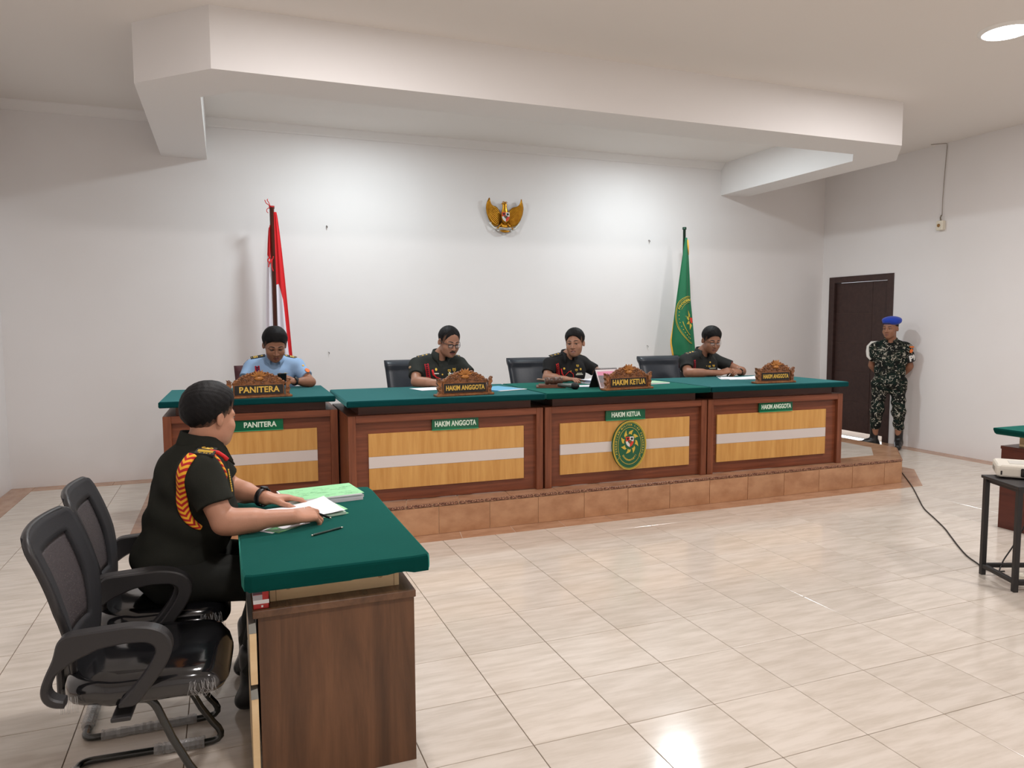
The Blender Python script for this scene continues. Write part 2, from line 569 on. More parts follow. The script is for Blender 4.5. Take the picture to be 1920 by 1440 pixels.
# the platform: core, riser tiles, patterned listello, top tiles
core = MB().prism([(x, y) for x, y in PLAT], 0.0, PLAT_Z - 0.005, 'z').build('platform', M_GROUTL)
struct(core)
RT = 0.206
def riser(a, b, seams):
    """upright tiles and the listello strip between a and b"""
    a, b = V(a), V(b); d = b - a; L = d.length; d.normalize()
    ang = math.atan2(d.y, d.x)
    for k in range(len(seams) - 1):
        s0, s1 = seams[k] + .002, seams[k + 1] - .002
        c = a + d * ((s0 + s1) / 2)
        w = s1 - s0
        o = MB().box(-w / 2, w / 2, -0.006, 0.002, 0.002, RT, 0.0012).build('riser_tile', M_RISER, core)
        o.location = (c.x, c.y, 0); o.rotation_euler = (0, 0, ang)
    n = max(1, round(L / 0.2)); st = L / n
    me = None
    for k in range(n):
        c = a + d * (st * (k + .5))
        if me is None:
            o = MB().box(-st / 2 + .002, st / 2 - .002, -0.008, 0.002, RT + .004, PLAT_Z - .002, 0.002).build('listello_tile', M_LIST, core)
            me = o.data
        else:
            o = link('listello_tile', me, core)
        o.location = (c.x, c.y, 0); o.rotation_euler = (0, 0, ang)
xs = [-1.04] + [0.02 + T * k - 0.0 for k in range(-2, 13)] + [5.04]
riser((-1.04, 2.0), (5.04, 2.0), [x + 1.04 for x in xs])
riser((5.04, 2.0), (5.54, 2.5), [0, 0.354, 0.707])
riser((5.54, 2.5), (5.54, 5.0), [0, .4, .8, 1.2, 1.6, 2.0, 2.5])
riser((-1.54, 2.5), (-1.04, 2.0), [0, 0.354, 0.707])
riser((-1.54, 5.0), (-1.54, 2.5), [0, .4, .8, 1.2, 1.6, 2.0, 2.5])
# top: tan border then cream field
tin = [(-1.3, 5.0), (-1.3, 2.6), (-0.94, 2.24), (4.94, 2.24), (5.30, 2.6), (5.30, 5.0)]
for k in range(5):
    p, q, r, s_ = PLAT[k], PLAT[k + 1], tin[k + 1], tin[k]
    n = max(1, round((V(q) - V(p)).length / 0.4))
    for e in range(n):
        lerp = lambda A, B, t: (A[0] + (B[0] - A[0]) * t, A[1] + (B[1] - A[1]) * t)
        t0, t1 = (e + .005) / n, (e + .995) / n
        quad = [lerp(p, q, t0), lerp(p, q, t1), lerp(s_, r, t1), lerp(s_, r, t0)]
        MB().prism(quad, PLAT_Z - 0.006, PLAT_Z, 'z').build('border_tile', M_TILEB, core)
tf = MB()
for i in range(-4, 14):
    for j in range(6, 13):
        x0, x1, y0, y1 = max(i * T, -1.3), min(i * T + T, 5.30), max(j * T - 0.16, 2.24), min(j * T + 0.24, 5.0)
        if x1 - x0 < .03 or y1 - y0 < .03 or x0 > 4.35:
            continue
        if x0 < -0.9 and y0 < 2.6:
            continue
        tf.box(x0 + .002, x1 - .002, y0 + .002, y1 - .002, PLAT_Z - .006, PLAT_Z - .0005)
tf.build('tile_field', M_TILE, core, kind='stuff')
for (x0, x1, y0, y1) in ((4.4, 4.94, 2.24, 2.6), (4.4, 4.8, 2.6, 3.0), (4.8, 5.30, 2.6, 3.0), (4.4, 4.8, 3.0, 3.4), (4.8, 5.30, 3.0, 3.4),
                         (4.4, 4.8, 3.4, 3.8), (4.8, 5.30, 3.4, 3.8), (4.4, 4.8, 3.8, 4.2), (4.8, 5.30, 3.8, 4.2), (4.4, 5.30, 4.2, 5.0)):
    add_tile(x0, x1, y0, y1, PLAT_Z, M_TILE, core)
MB().prism([(4.94, 2.24), (5.30, 2.6), (4.94, 2.6)], PLAT_Z - .006, PLAT_Z, 'z').build('tile', M_TILE, core)

# dark panelled door in the side wall, with daylight at its foot
door = struct(MB().box(XR + .035, XR + .075, DY0 + .10, DY1 - .10, 0.068, DZ - 0.085).build('door_1', mat('door_groove', srgb(92, 72, 66), .5)))
frm = MB()
for (y0, y1, z0, z1) in ((DY0, DY0 + .095, 0, DZ), (DY1 - .095, DY1, 0, DZ), (DY0 + .095, DY1 - .095, DZ - .08, DZ)):
    frm.box(XR - .012, XR + .12, y0, y1, z0, z1, .003)
frm.build('frame', M_DOOR, door)
ys, zs = [DY0 + .10, 4.146, DY1 - .10], [0.068, 0.471, 0.88, 1.276, 1.668, DZ - .085]
g = .0035
MB().box(XR + .028, XR + .036, ys[0], ys[1] - g, zs[0], zs[-1], .002).build('stile', M_DOOR, door)
for k in range(5):
    MB().box(XR + .028, XR + .036, ys[1] + g, ys[2], zs[k] + (g if k else 0), zs[k + 1] - (g if k < 4 else 0), .002).build('door_panel', M_DOOR, door)
hd = MB()
hd.lathe([(.024, 0), (.024, .008), (.012, .012), (.01, .04)], 14, M=frame_m((XR + .028, 3.965, 1.02), (0, 1, 0), (0, 0, 1), (-1, 0, 0)))
hd.tube([(XR - .012, 3.965, 1.02), (XR - .02, 3.98, 1.02), (XR - .02, 4.08, 1.018)], .009, 8)
hd.build('handle', M_CHROME, door)
# corridor behind the door so that the gap shows a lit wall and floor, not a void
struct(MB().box(XR + 2.0, XR + 2.1, 3.0, 6.0, -0.01, 3.0).build('wall_corridor', mat('corridor_paint', srgb(240, 236, 232), .8)))

# ------------------------------------------------------------------ ceiling downlights
M_GLOW = mat('lit_diffuser', (1, 1, 1, 1), emit=((1, 1, 1, 1), 9.0))
M_RIM = mat('white_enamel', srgb(240, 240, 238), .4)
where = ['round ceiling downlight in the dropped tray above the clerk end of the bench', 'round ceiling downlight in the dropped tray above the carved plate at the guard end',
         'large round glowing ceiling downlight near the side wall with the hanging socket', 'round ceiling downlight over the floor in front of the clerk desk',
         'round ceiling downlight behind the camera near the side wall with the door', 'round ceiling downlight behind the camera over the empty mesh chair']
for k, (lx, ly, tray) in enumerate(LAMPS):
    t = thing('ceiling_downlight', where[k], 'ceiling light', (lx, ly, CEIL), 0, 'round ceiling downlights')
    MB().lathe([(.150, -.019), (.150, -.002)], 40).build('diffuser', M_GLOW, t)
    MB().lathe([(.151, -.002), (.151, -.02), (.158, -.021), (.178, -.006), (.18, 0)], 40, caps=False).build('rim', M_RIM, t)

# hanging lamp socket and its wire, and small hooks left in the walls
t = thing('wall_socket', 'small ivory socket box hanging on a thin wire on the side wall', 'socket', (XR - .03, 3.15, 2.675))
MB().box(-.028, .028, -.042, .042, -.055, .055, .006).build('box', M_IVORY, t)
MB().lathe([(.02, 0), (.02, .004), (.012, .004), (.012, .002)], 14, M=frame_m((-.0285, .005, .0), (0, 1, 0), (0, 0, 1), (-1, 0, 0))).build('socket_hole', mat('amber_plastic', srgb(150, 112, 60), .4), t)
MB().tube([(0, 0, .055), (.004, .012, .09), (0.0, -.004, .12)], .007, 6).build('gland', mat('grey_tape', srgb(120, 108, 92), .7), t)
MB().tube([(.01, -.004, .115), (.018, .004, .3), (.022, .0, .5), (.02, -.012, .72), (.022, -.022, .9), (.018, -.02, .938), (-.03, .03, .94), (-.09, .1, .941)], .0035, 6).build('wire', mat('grey_wire', srgb(150, 140, 128), .6), t)
for (x, z, lab) in ((0.045, 2.603, 'bent rusty hook in the back wall beside the red and white flag, upper of two'),
                    (0.035, 1.253, 'tiny nail stub low in the back wall beside the light blue uniform'),
                    (4.04, 2.594, 'small dark hook high in the back wall beside the green flag'),
                    (4.032, 1.262, 'tiny nail stub low in the back wall beside the green flag')):
    MB().tube([(x, YB + .01, z), (x, YB - .018, z), (x + .006, YB - .024, z - .006), (x + .004, YB - .022, z - .022)], .0045 if z > 2 else .0028, 6).build('wall_hook', mat('rusty_iron', srgb(88, 78, 68), .6, .5)).name
    tag(bpy.data.objects[[o.name for o in COL.objects if o.name.startswith('wall_hook')][-1]], lab, 'hook', 'hooks left in the back wall')

# ------------------------------------------------------------------ the bench: four desks
FELT_Z = 1.003            # top of the felt in the room
def court_desk(label, x0, y0, w, rz, sign, sign_x, px0, px1, felt=(-.02, .02), depth=1.0, feltmat=M_FELT):
    """local frame: x along the front, y into the desk, z from the platform"""
    t = thing('court_desk', label, 'desk', (x0, y0, PLAT_Z), rz, 'judges bench desks')
    H = .655
    for xa in (0, w - .056):
        MB().box(xa, xa + .056, 0, .05, 0, H, .002).build('frame_post', M_WOODV, t)
    MB().box(.0565, w - .0565, .0005, .05, H - .052, H, .002).build('frame_rail', M_WOODH, t)
    b = MB()
    b.box(.01, w - .01, .034, .05, 0.004, H - .01)
    b.build('front_panel', M_WOODH, t)
    for xa in (0, w - .018):
        MB().box(xa, xa + .018, .05, depth - .06, 0, H - .02).build('side_panel', M_WOODV, t)
    MB().box(0.0, w, .0505, depth - .06, H - .0195, H - .0005).build('ledge', M_WOODH, t)
    MB().box(.085, w - .085, .055, depth - .12, H, .728).build('riser_box', wood_mat('shaded_red_wood', srgb(92, 52, 38), srgb(74, 40, 30), (2, 20, 34)) if 'shaded_red_wood' not in MATS else MATS['shaded_red_wood'], t)  # wood colour darkened to carry the shade beneath the felt overhang
    # the fitted felt cover of the top: rounded edges
    f = MB()
    f.box(felt[0], w + felt[1], -.05, depth + .01, .722, FELT_Z - PLAT_Z, .008)
    f.build('felt_top', feltmat, t)
    for z0, z1, mm, nm in ((.098, .2585, M_OAK, 'oak_panel'), (.2595, .3445, M_SILVER, 'pale_strip'), (.3455, .516, M_OAK, 'oak_panel')):
        MB().box(px0, px1, .019 if nm == 'oak_panel' else .0185, .0345, z0, z1, .001).build(nm, mm, t)
    sg = MB().box(sign_x, sign_x + .366, .012, .034, .519, .607, .002).build('sign_plate', M_GREENS, t)
    vs, fs = text_geo(sign, .060, .0008, .0018, 1.0)
    tw = max(v[0] for v in vs) - min(v[0] for v in vs); tk = {'PANITERA': .235, 'HAKIM KETUA': .270}.get(sign, .325) / tw
    MB().add([(v[0] * tk, v[1] * (1.0 if tk > .95 else .92), v[2]) for v in vs], fs, M=FRONT((sign_x + .183 + (.015 if sign == 'PANITERA' else 0), .0110, .563))).build('lettering', M_LETW, sg, fix=False)
    MB().box(sign_x - .001, sign_x + .367, .0105, .0125, .5185, .522).build('sign_edge', mat('bright_green_edge', srgb(60, 180, 130), .3), sg)
    return t
RZ = -math.atan(0.019)
yl = lambda x: 2.14 - 0.019 * x
court_desk('clerk desk with PANITERA sign, set back at the flag end of the bench', -1.453, 2.655, 1.243, RZ, 'PANITERA', .469, .14, 1.085, felt=(-.02, -.018), feltmat=M_FELT)
court_desk('wide judge desk with HAKIM ANGGOTA sign next to the clerk desk', -.207, yl(-.207), 1.522, RZ, 'HAKIM ANGGOTA', .624, .148, 1.365, felt=(-.012, .002))
d3 = court_desk('middle judge desk with HAKIM KETUA sign and oval green court seal', 1.333, yl(1.333), 1.513, RZ, 'HAKIM KETUA', .546, .139, 1.35, felt=(-.004, .001), feltmat=M_FELT2)
court_desk('end judge desk with HAKIM ANGGOTA sign nearest the guarded door', 2.858, yl(2.858), 1.48, RZ, 'HAKIM ANGGOTA', .547, .107, 1.303, felt=(-.003, .02))

# oval court seal on the middle desk
M_SEALG = mat('seal_green', srgb(22, 88, 56), .4)
M_SEALY = mat('seal_gold', srgb(206, 176, 64), .4)
M_SEALR = mat('seal_red', srgb(206, 60, 36), .4)
M_SEALW = mat('seal_white', srgb(214, 216, 214), .4)
M_SEALK = mat('seal_black', srgb(26, 26, 24), .4)
def ell_ring(mb, cx, cz, a, b, w, y0, y1, t0=0, t1=2 * math.pi, n=56):
    full = abs(t1 - t0 - 2 * math.pi) < 1e-6
    N = n if full else n + 1
    vs = []
    for k in range(N):
        t = t0 + (t1 - t0) * k / n
        c, s = math.cos(t), math.sin(t)
        for (r1, yy) in ((0, y0), (-w, y0), (-w, y1), (0, y1)):
            vs.append((cx + (a + r1) * c, yy, cz + (b + r1) * s))
    fs = []
    for k in range(n):
        i, j = k * 4, ((k + 1) % N) * 4
        for q in range(4):
            fs.append((i + q, i + (q + 1) % 4, j + (q + 1) % 4, j + q))
    mb.add(vs, fs)
def shield_parts(parent, M, s, lift=0.0):
    """the quartered shield: outline (0..1 wide), in the xz plane of M"""
    out = [(-.5, .55), (.5, .55), (.5, -.02), (.44, -.25), (.28, -.46), (0, -.62), (-.28, -.46), (-.44, -.25), (-.5, -.02)]
    def quarter(poly, mm, nm, y=0.0):
        return MB().prism([(x * s, z * s) for x, z in poly], -.001 - y, .0005, 'y', M=M).build(nm, mm, parent)
    quarter([(-.5, .55), (0, .55), (0, 0.03), (-.5, 0.03)], M_SEALR, 'shield_quarter')
    quarter([(0, .55), (.5, .55), (.5, .03), (0, .03)], M_SEALW, 'shield_quarter')
    quarter([(-.5, .03), (0, .03), (0, -.62), (-.28, -.46), (-.44, -.25), (-.5, -.02)], M_SEALW, 'shield_quarter')
    quarter([(0, .03), (.5, .03), (.5, -.02), (.44, -.25), (.28, -.46), (0, -.62)], M_SEALR, 'shield_quarter')
    quarter([(-.22, .14), (.22, .14), (.18, -.1), (0, -.24), (-.18, -.1)], M_SEALK, 'shield_centre', .001)
    quarter([(-.4, .42), (-.26, .45), (-.1, .42), (-.12, .3), (-.2, .2), (-.3, .2), (-.38, .3)], M_SEALK, 'shield_bull', .0008)
    tr = [(.26 + .15 * math.cos(a), .32 + .14 * math.sin(a)) for a in np.linspace(0, 2 * math.pi, 12, endpoint=False)]
    quarter(tr, M_SEALK, 'shield_tree', .0008)
    st = []
    for k in range(10):
        r = .09 if k % 2 == 0 else .04
        st.append((r * math.sin(k * math.pi / 5), -.03 + r * math.cos(k * math.pi / 5)))
    quarter(st, M_SEALY, 'shield_star', .002)
def curved_text(mb, body, a, b, t0, t1, size, cx=0, cz=0, y=0, flip=False, bold=.0005, extr=.0006):
    n = len(body)
    for k, ch in enumerate(body):
        if ch == ' ':
            continue
        t = t0 + (t1 - t0) * (k + .5) / n
        c, s = math.cos(t), math.sin(t)
        nx, nz = c / a, s / b
        L = math.hypot(nx, nz); nx, nz = nx / L, nz / L
        if flip:
            nx, nz = -nx, -nz
        vs, fs = text_geo(ch, size, extr, bold)
        M = frame_m((cx + a * c, y, cz + b * s), (nz, 0, -nx), (nx, 0, nz), (0, -1, 0))
        mb.add(vs, fs, M=M)
seal = link('court_seal', None, d3)
seal.location = (.756, .0, .306)
A_, B_ = .157, .204
pts = [(A_ * math.cos(t), B_ * math.sin(t)) for t in np.linspace(0, 2 * math.pi, 56, endpoint=False)]
MB().prism(pts, -.006, .0185, 'y').build('seal_plate', M_SEALG, seal)
rg = MB()
ell_ring(rg, 0, 0, A_, B_, .006, -.009, -.005)
ell_ring(rg, 0, 0, A_ - .010, B_ - .010, .0035, -.008, -.0055)
ell_ring(rg, 0, .0, A_ - .047, B_ - .052, .0028, -.008, -.0055, math.radians(-38), math.radians(218))
rg.tube([(-.100, -.0068, -.093), (-.100, -.0068, -.105), (-.118, -.0068, -.118)], .0015, 4)
rg.tube([(.100, -.0068, -.093), (.100, -.0068, -.105), (.118, -.0068, -.118)], .0015, 4)
rg.build('seal_rings', M_SEALY, seal)
lt = MB()
curved_text(lt, 'PENGADILAN MILITER I-03 PEKANBARU', A_ - .030, B_ - .032, math.radians(206), math.radians(-26), .021, y=-.0062)
lt.build('lettering', M_SEALY, seal, fix=False)
lt = MB()
curved_text(lt, 'DHARMMAYUKTI', .078, .112, math.radians(216), math.radians(324), .02, 0, -.012, y=-.0062, flip=True)
for t in np.linspace(math.radians(206), math.radians(334), 26):
    lt.ball((.112 * math.cos(t), -.0062, -.015 + .143 * math.sin(t)), (.005, .0015, .0032), 6, 4)
lt.build('seal_garland', M_SEALY, seal, fix=False)
for k in range(8):
    a = k * math.pi / 4 + .1
    def P(r, da):
        return (r * .92 * math.sin(a + da), .03 + r * 1.12 * math.cos(a + da))
    MB().prism([P(.056, -.3), P(.060, -.1), P(.056, .28), P(.068, .22), P(.095, .30), P(.082, .02), P(.074, -.2)], -.0078, -.0055, 'y').build('sun_petal', M_SEALY, seal)
shield_parts(seal, frame_m((0, -.0075, .032), (1, 0, 0), (0, 1, 0), (0, 0, 1)), .074)

# ------------------------------------------------------------------ carved name plates
def spiral(cx, cz, r, turns, y, start=0, dirn=1, n=14):
    return [(cx + r * (1 - .75 * k / n) * math.cos(start + dirn * turns * 2 * math.pi * k / n), y, cz + r * (1 - .75 * k / n) * math.sin(start + dirn * turns * 2 * math.pi * k / n)) for k in range(n + 1)]
M_PLATEK = mat('name_plate_black', srgb(24, 20, 20), .35)
def name_plate(label, x, y, rz, body, w=.47, tall=1.0):
    t = thing('carved_name_plate', label, 'name plate', (x, y, FELT_Z + .0005), rz, 'carved name plates on the bench')
    h = w / 2
    MB().box(-h - .02, h + .02, -.035, .05, 0, .018, .004).build('base', M_CARVE, t)
    b = MB()
    b.box(-h + .035, h - .035, -.012, .012, .018, .104, .003)
    b.build('board', M_CARVE, t)
    p = MB().box(-h + .045, h - .045, -.0165, -.010, .026, .096, .001).build('black_panel', M_PLATEK, t)
    sz = .062 if len(body) < 12 else .0495
    vs, fs = text_geo(body, sz, .0012, .0016, 1.03)
    k = min(1.0, (w - .115) / (max(v[0] for v in vs) - min(v[0] for v in vs)))
    MB().add([(v[0] * k, v[1], v[2]) for v in vs], fs, M=FRONT((0, -.0175, .061))).build('lettering', M_GOLDP, p, fix=False)
    # crest: a scalloped arch with scrolls carved on its face
    rnd = random.Random(len(label))
    c = MB()
    top = []
    W = h - .022
    for k in range(61):
        u = -1 + 2 * k / 60
        env = .098 + tall * (.092 * (1 - abs(u) ** 1.7) ** .8)
        scal = .0085 * abs(math.sin(u * 13.5 + .5)) + .004 * math.sin(u * 41)
        top.append((u * W, env + scal if abs(u) < .985 else .10))
    c.prism([(W, .10), (-W, .10)] + top[1:-1], -.008, .008, 'y')
    for sd in (-1, 1):
        for (cx, cz, r) in ((.05, .140, .026), (.098, .128, .022), (.145, .122, .018), (.075, .162, .014), (.125, .146, .013), (.175, .112, .012), (.028, .118, .013), (.115, .112, .009)):
            if cx > W - .01:
                continue
            c.tube(spiral(sd * cx, cz * (tall * .6 + .4) if cz > .13 else cz, r, 1.35, -.010, math.pi * (0 if sd > 0 else 1) + .6, sd), [.0052 - .0002 * q for q in range(15)], 6)
        for q in range(9):      # leaves along the arch
            u = (q + .6) / 9.5
            env = .098 + tall * (.092 * (1 - u ** 1.7) ** .8)
            c.ball((sd * u * W, -.010, env - .004), (.011, .006, .008), 8, 5)
        # end scrolls, standing forward at each side
        e = [(sd * (h - .028), .0), (sd * (h - .03), .03), (sd * (h - .022), .06), (sd * (h - .026), .09), (sd * (h - .006), .112), (sd * (h + .012), .124), (sd * (h + .006), .104), (sd * (h + .012), .085), (sd * (h - .002), .065), (sd * (h + .008), .045), (sd * (h - .004), .02), (sd * (h + .006), .0)]
        c.prism([(a, z + .018) for a, z in (e if sd > 0 else e[::-1])], -.02, .014, 'y')
        c.tube(spiral(sd * (h - .008), .128, .016, 1.2, -.021, 0, sd), .0045, 6)
        c.tube(spiral(sd * (h - .01), .07, .012, 1.2, -.022, 2, sd), .004, 6)
        c.tube(spiral(sd * (h - .012), .04, .010, 1.2, -.022, 1, -sd), .004, 6)
    c.build('carved_crest', M_CARVE, t)
    # lotus fan in the middle
    l = MB()
    for k in range(7):
        a = math.radians(-72 + 24 * k)
        L = .062 if k % 2 else .07
        q = lambda r, da: (r * math.sin(a + da), .150 + tall * .008 + r * math.cos(a + da) * .82)
        l.prism([q(.008, 0), q(L * .6, -.2), q(L, 0), q(L * .6, .2)], -.022 + .001 * abs(k - 3), -.006, 'y')
    l.ball((0, -.016, .146), (.034, .014, .016), 12, 6)
    l.build('lotus', mat('lotus_teak', srgb(166, 108, 48), .3), t)
    return t
name_plate('carved wooden PANITERA name plate in front of the light blue uniform', -.785, 2.66, .09, 'PANITERA', .44, 1.05)
name_plate('carved HAKIM ANGGOTA name plate in front of the writing judge with black glasses', .69, 2.19, .09, 'HAKIM ANGGOTA', .435)
name_plate('carved HAKIM KETUA name plate beside the pink desk calendar', 2.09, 2.135, .10, 'HAKIM KETUA', .445)
name_plate('carved HAKIM ANGGOTA name plate at the door end of the bench', 3.63, 2.165, .0, 'HAKIM ANGGOTA', .40, 1.0)

# ------------------------------------------------------------------ judges' chairs
def judge_chair(label, x, y, rz, tint=M_LEATHER, top=1.19):
    t = thing('office_chair', label, 'chair', (x, y, PLAT_Z), rz, 'padded chairs behind the bench')
    # local: front is -y, back at +y
    def back(u, v):
        X = (u - .5) * .52 * (1 - .10 * (1 - v))
        Z = .50 + v * (top - PLAT_Z - .50)
        Y = .22 + .10 * v + .05 * v * v + .035 * (2 * u - 1) ** 2 * -1
        return X, Y, Z
    b = MB()
    n, mz = 14, 16
    prof = []
    for side in (0, 1):
        for j in range(mz + 1):
            for i in range(n + 1):
                u, v = i / n, j / mz
                X, Y, Z = back(u, v)
                edge = (1 - (2 * u - 1) ** 6) * (1 - max(0, (v - .92) / .08) ** 3)
                th = .012 + .034 * edge
                if v > .82:   # the rolled head edge
                    th += .022 * math.sin((v - .82) / .18 * math.pi)
                prof.append((X, Y + (th if side else -th), Z))
    m1 = (n + 1) * (mz + 1)
    fs = []
    for j in range(mz):
        for i in range(n):
            a, c, d, e = j * (n + 1) + i, j * (n + 1) + i + 1, (j + 1) * (n + 1) + i + 1, (j + 1) * (n + 1) + i
            fs.append((a, c, d, e)); fs.append((m1 + a, m1 + e, m1 + d, m1 + c))
    rim = [i for i in range(n + 1)] + [(j) * (n + 1) + n for j in range(1, mz + 1)] + [mz * (n + 1) + i for i in range(n - 1, -1, -1)] + [j * (n + 1) for j in range(mz - 1, 0, -1)]
    for k in range(len(rim)):
        a, c = rim[k], rim[(k + 1) % len(rim)]
        fs.append((a, m1 + a, m1 + c, c))
    b.add(prof, fs, 0, True)
    b.build('backrest', tint, t)
    s = MB().box(-.25, .25, -.26, .24, .42, .50, .03)
    s.build('seat', tint, t)
    p = MB()
    p.lathe([(.03, .07), (.03, .42)], 12)
    p.build('gas_lift', M_BLACK, t)
    for k in range(5):
        a = k * 2 * math.pi / 5 + .3
        l = MB().tube([(.03 * math.cos(a), .03 * math.sin(a), .10), (.28 * math.cos(a), .28 * math.sin(a), .065)], [.024, .014], 8)
        l.ball((.28 * math.cos(a), .28 * math.sin(a), .03), .03, 10, 6)
        l.build('leg', M_BLACK, t)
    for sd in (-1, 1):
        MB().tube([(sd * .25, .16, .46), (sd * .29, .14, .52), (sd * .30, .10, .66), (sd * .29, -.02, .68), (sd * .285, -.18, .665)], [.016, .016, .018, .026, .022], 8, flat=(1, 1)).build('armrest', M_BLACK, t)
    return t
judge_chair('black padded chair behind the writing judge with the moustache', .68, 3.62, -.03, top=1.200)
judge_chair('black padded chair behind the smiling judge with the microphone', 1.96, 3.62, -.03, top=1.195)
judge_chair('black padded chair behind the judge with folded hands, near the green flag', 3.52, 3.62, -.03, top=1.182)
judge_chair('dark maroon chair mostly hidden behind the light blue uniform', -.68, 4.02, 0.0, mat('maroon_vinyl', srgb(70, 26, 34), .45), 1.16)

# ------------------------------------------------------------------ the near table with its green felt top
def prosecutor_table():
    t = thing('felt_topped_table', 'walnut desk with green felt top beside the seated prosecutor', 'desk', (0, 0, 0), 0, 'counsel tables on the floor')
    x0, x1, y0, y1 = -.96, -.424, -.736, .38
    MB().box(x0 + .016, x1, y0 + .012, y0 + .03, .0, .600, .001).build('end_panel', M_WALNUT, t)
    MB().box(x0 + .016, x1, y1 - .03, y1 - .012, .0, .600, .001).build('end_panel', M_WALNUT, t)
    MB().box(x1 - .018, x1 - .0005, y0 + .031, y1 - .031, .06, .599).build('modesty_panel', M_WALNUT, t)
    MB().box(x0, x1 + .004, y0, y1, .601, .626, .002).build('ledge', M_WALNUTH, t)
    a = MB()
    a.box(-.902, -.464, y0 + .072, y0 + .090, .6265, .712)
    a.box(-.902, -.464, y1 - .090, y1 - .072, .6265, .712)
    a.box(-.902, -.884, y0 + .0905, y1 - .0905, .6265, .712)
    a.box(-.482, -.464, y0 + .0905, y1 - .0905, .6265, .712)
    ri = a.build('riser_box', M_MAPLE, t)
    for x in (-.842, -.53):
        MB().lathe([(.011, 0), (.011, .0012)], 14, M=frame_m((x, y0 + .0722, .672 + (x + .53) * 0), (1, 0, 0), (0, 0, 1), (0, -1, 0))).build('screw_cap', mat('tan_cap', srgb(190, 156, 118), .5), ri)
    for x in (-.882, -.482):
        MB().box(x - .0008, x + .0008, y0 + .0712, y0 + .0722, .627, .711).build('panel_joint', mat('joint_dark', srgb(120, 92, 62), .6), ri)
    # felt cover, pulled over the slab with a slightly wavy lower hem and soft edges
    f = MB()
    X0, X1, Y0, Y1, Z0, Z1 = -.990, -.372, -.772, .40, .706, .757
    out = []
    N = 30
    def side(a, b, n):
        return [(a[0] + (b[0] - a[0]) * k / n, a[1] + (b[1] - a[1]) * k / n) for k in range(n)]
    r = .03
    base = side((X0 + r, Y0), (X1 - r, Y0), 18) + side((X1 - r * .3, Y0 + r * .25), (X1, Y0 + r), 3) + side((X1, Y0 + r), (X1, Y1 - r), 22) + side((X1 - r * .3, Y1 - r * .25), (X1 - r, Y1), 3) + side((X1 - r, Y1), (X0 + r, Y1), 18) + side((X0 + r * .3, Y1 - r * .3), (X0, Y1 - r), 3) + side((X0, Y1 - r), (X0, Y0 + r), 22) + side((X0 + r * .25, Y0 + r * .3), (X0 + r, Y0), 3)
    cx, cy = (X0 + X1) / 2, (Y0 + Y1) / 2
    rings = [(.0, Z0, 1), (-.001, Z0 + .012, 0), (.0, Z1 - .012, 0), (.003, Z1 - .004, 0), (.011, Z1, 0)]
    vs = []
    for ins, z, wav in rings:
        for k, (x, y) in enumerate(base):
            dx, dy = cx - x, cy - y
            L = math.hypot(dx, dy)
            wz = (.004 * math.sin(k * 1.7) + .0025 * math.sin(k * .61)) if wav else 0
            vs.append((x + dx / L * ins, y + dy / L * ins, z + wz))
    n = len(base)
    fs = [(i * n + k, i * n + (k + 1) % n, (i + 1) * n + (k + 1) % n, (i + 1) * n + k) for i in range(len(rings) - 1) for k in range(n)]
    fs += [tuple((len(rings) - 1) * n + k for k in range(n)), tuple(range(n))[::-1]]
    f.add(vs, fs, 0, False)
    o = f.build('felt_top', M_FELT2, t)
    # drawer unit on the sitter's side: two maple fronts with aluminium edge pulls
    MB().box(x0 + .02, x1 - .12, y0 + .033, -.30, .05, .600).build('drawer_case', M_WALNUT, t)
    for z0, z1 in ((.375, .585), (.03, .362)):
        d = MB().box(x0 - .012, x0 + .010, y0 + .014, -.30, z0, z1 - .036, .001).build('drawer_front', M_MAPLE, t)
        h = MB()
        h.prism([(x0 - .013, z1 - .036), (x0 - .013, z1 - .004), (x0 + .008, z1), (x0 + .010, z1 - .036)], y0 + .013, -.30, 'y')
        h.build('edge_pull', mat('aluminium', srgb(150, 154, 152), .3, .8), d)
    return t
prosecutor_table()
# mirrored table on the far side of the room (its end is all the photo shows)
t = thing('felt_topped_table', 'mahogany desk with green felt top behind the white projector', 'desk', (0, 0, 0), 0, 'counsel tables on the floor')
MB().box(4.40, 4.418, -.56, .58, 0, .598, .001).build('front_panel', M_MAHOG, t)
MB().box(4.4185, 4.94, .562, .58, 0, .598, .001).build('end_panel', M_MAHOG, t)
MB().box(4.4185, 4.94, -.56, -.542, 0, .598, .001).build('end_panel', M_MAHOG, t)
MB().box(4.396, 4.945, -.565, .585, .599, .623, .002).build('ledge', M_MAHOG, t)
MB().box(4.485, 4.88, -.49, .505, .6235, .708).build('riser_box', M_MAPLE, t)
f = MB()
f.prism([(4.346, .757), (4.97, .757), (4.985, .735), (4.97, .706), (4.38, .706), (4.358, .72), (4.343, .745)], -.60, .61, 'y')
f.build('felt_top', M_FELT2, t)

# red box of office stuff on the ledge of the near table
t = thing('red_carton', 'small red and white carton on the ledge under the green felt top', 'box', (-.932, -.690, .6265))
MB().box(-.024, .024, -.03, .06, 0, .074, .002).build('carton', mat('red_card', srgb(176, 30, 30), .35), t)
MB().box(-.0246, .0246, -.0308, .0605, .018, .031).build('white_band', M_WHITE, t)
MB().box(-.0246, .004, -.0306, .0, .031, .048).build('grey_label', mat('grey_label', srgb(170, 168, 176), .5), t)
MB().box(-.0246, .004, -.0308, .0, .05, .064).build('dark_label', mat('dark_label', srgb(66, 40, 56), .5), t)
MB().box(-.0, .006, -.0312, -.030, .006, .013).build('white_mark', M_WHITE, t)

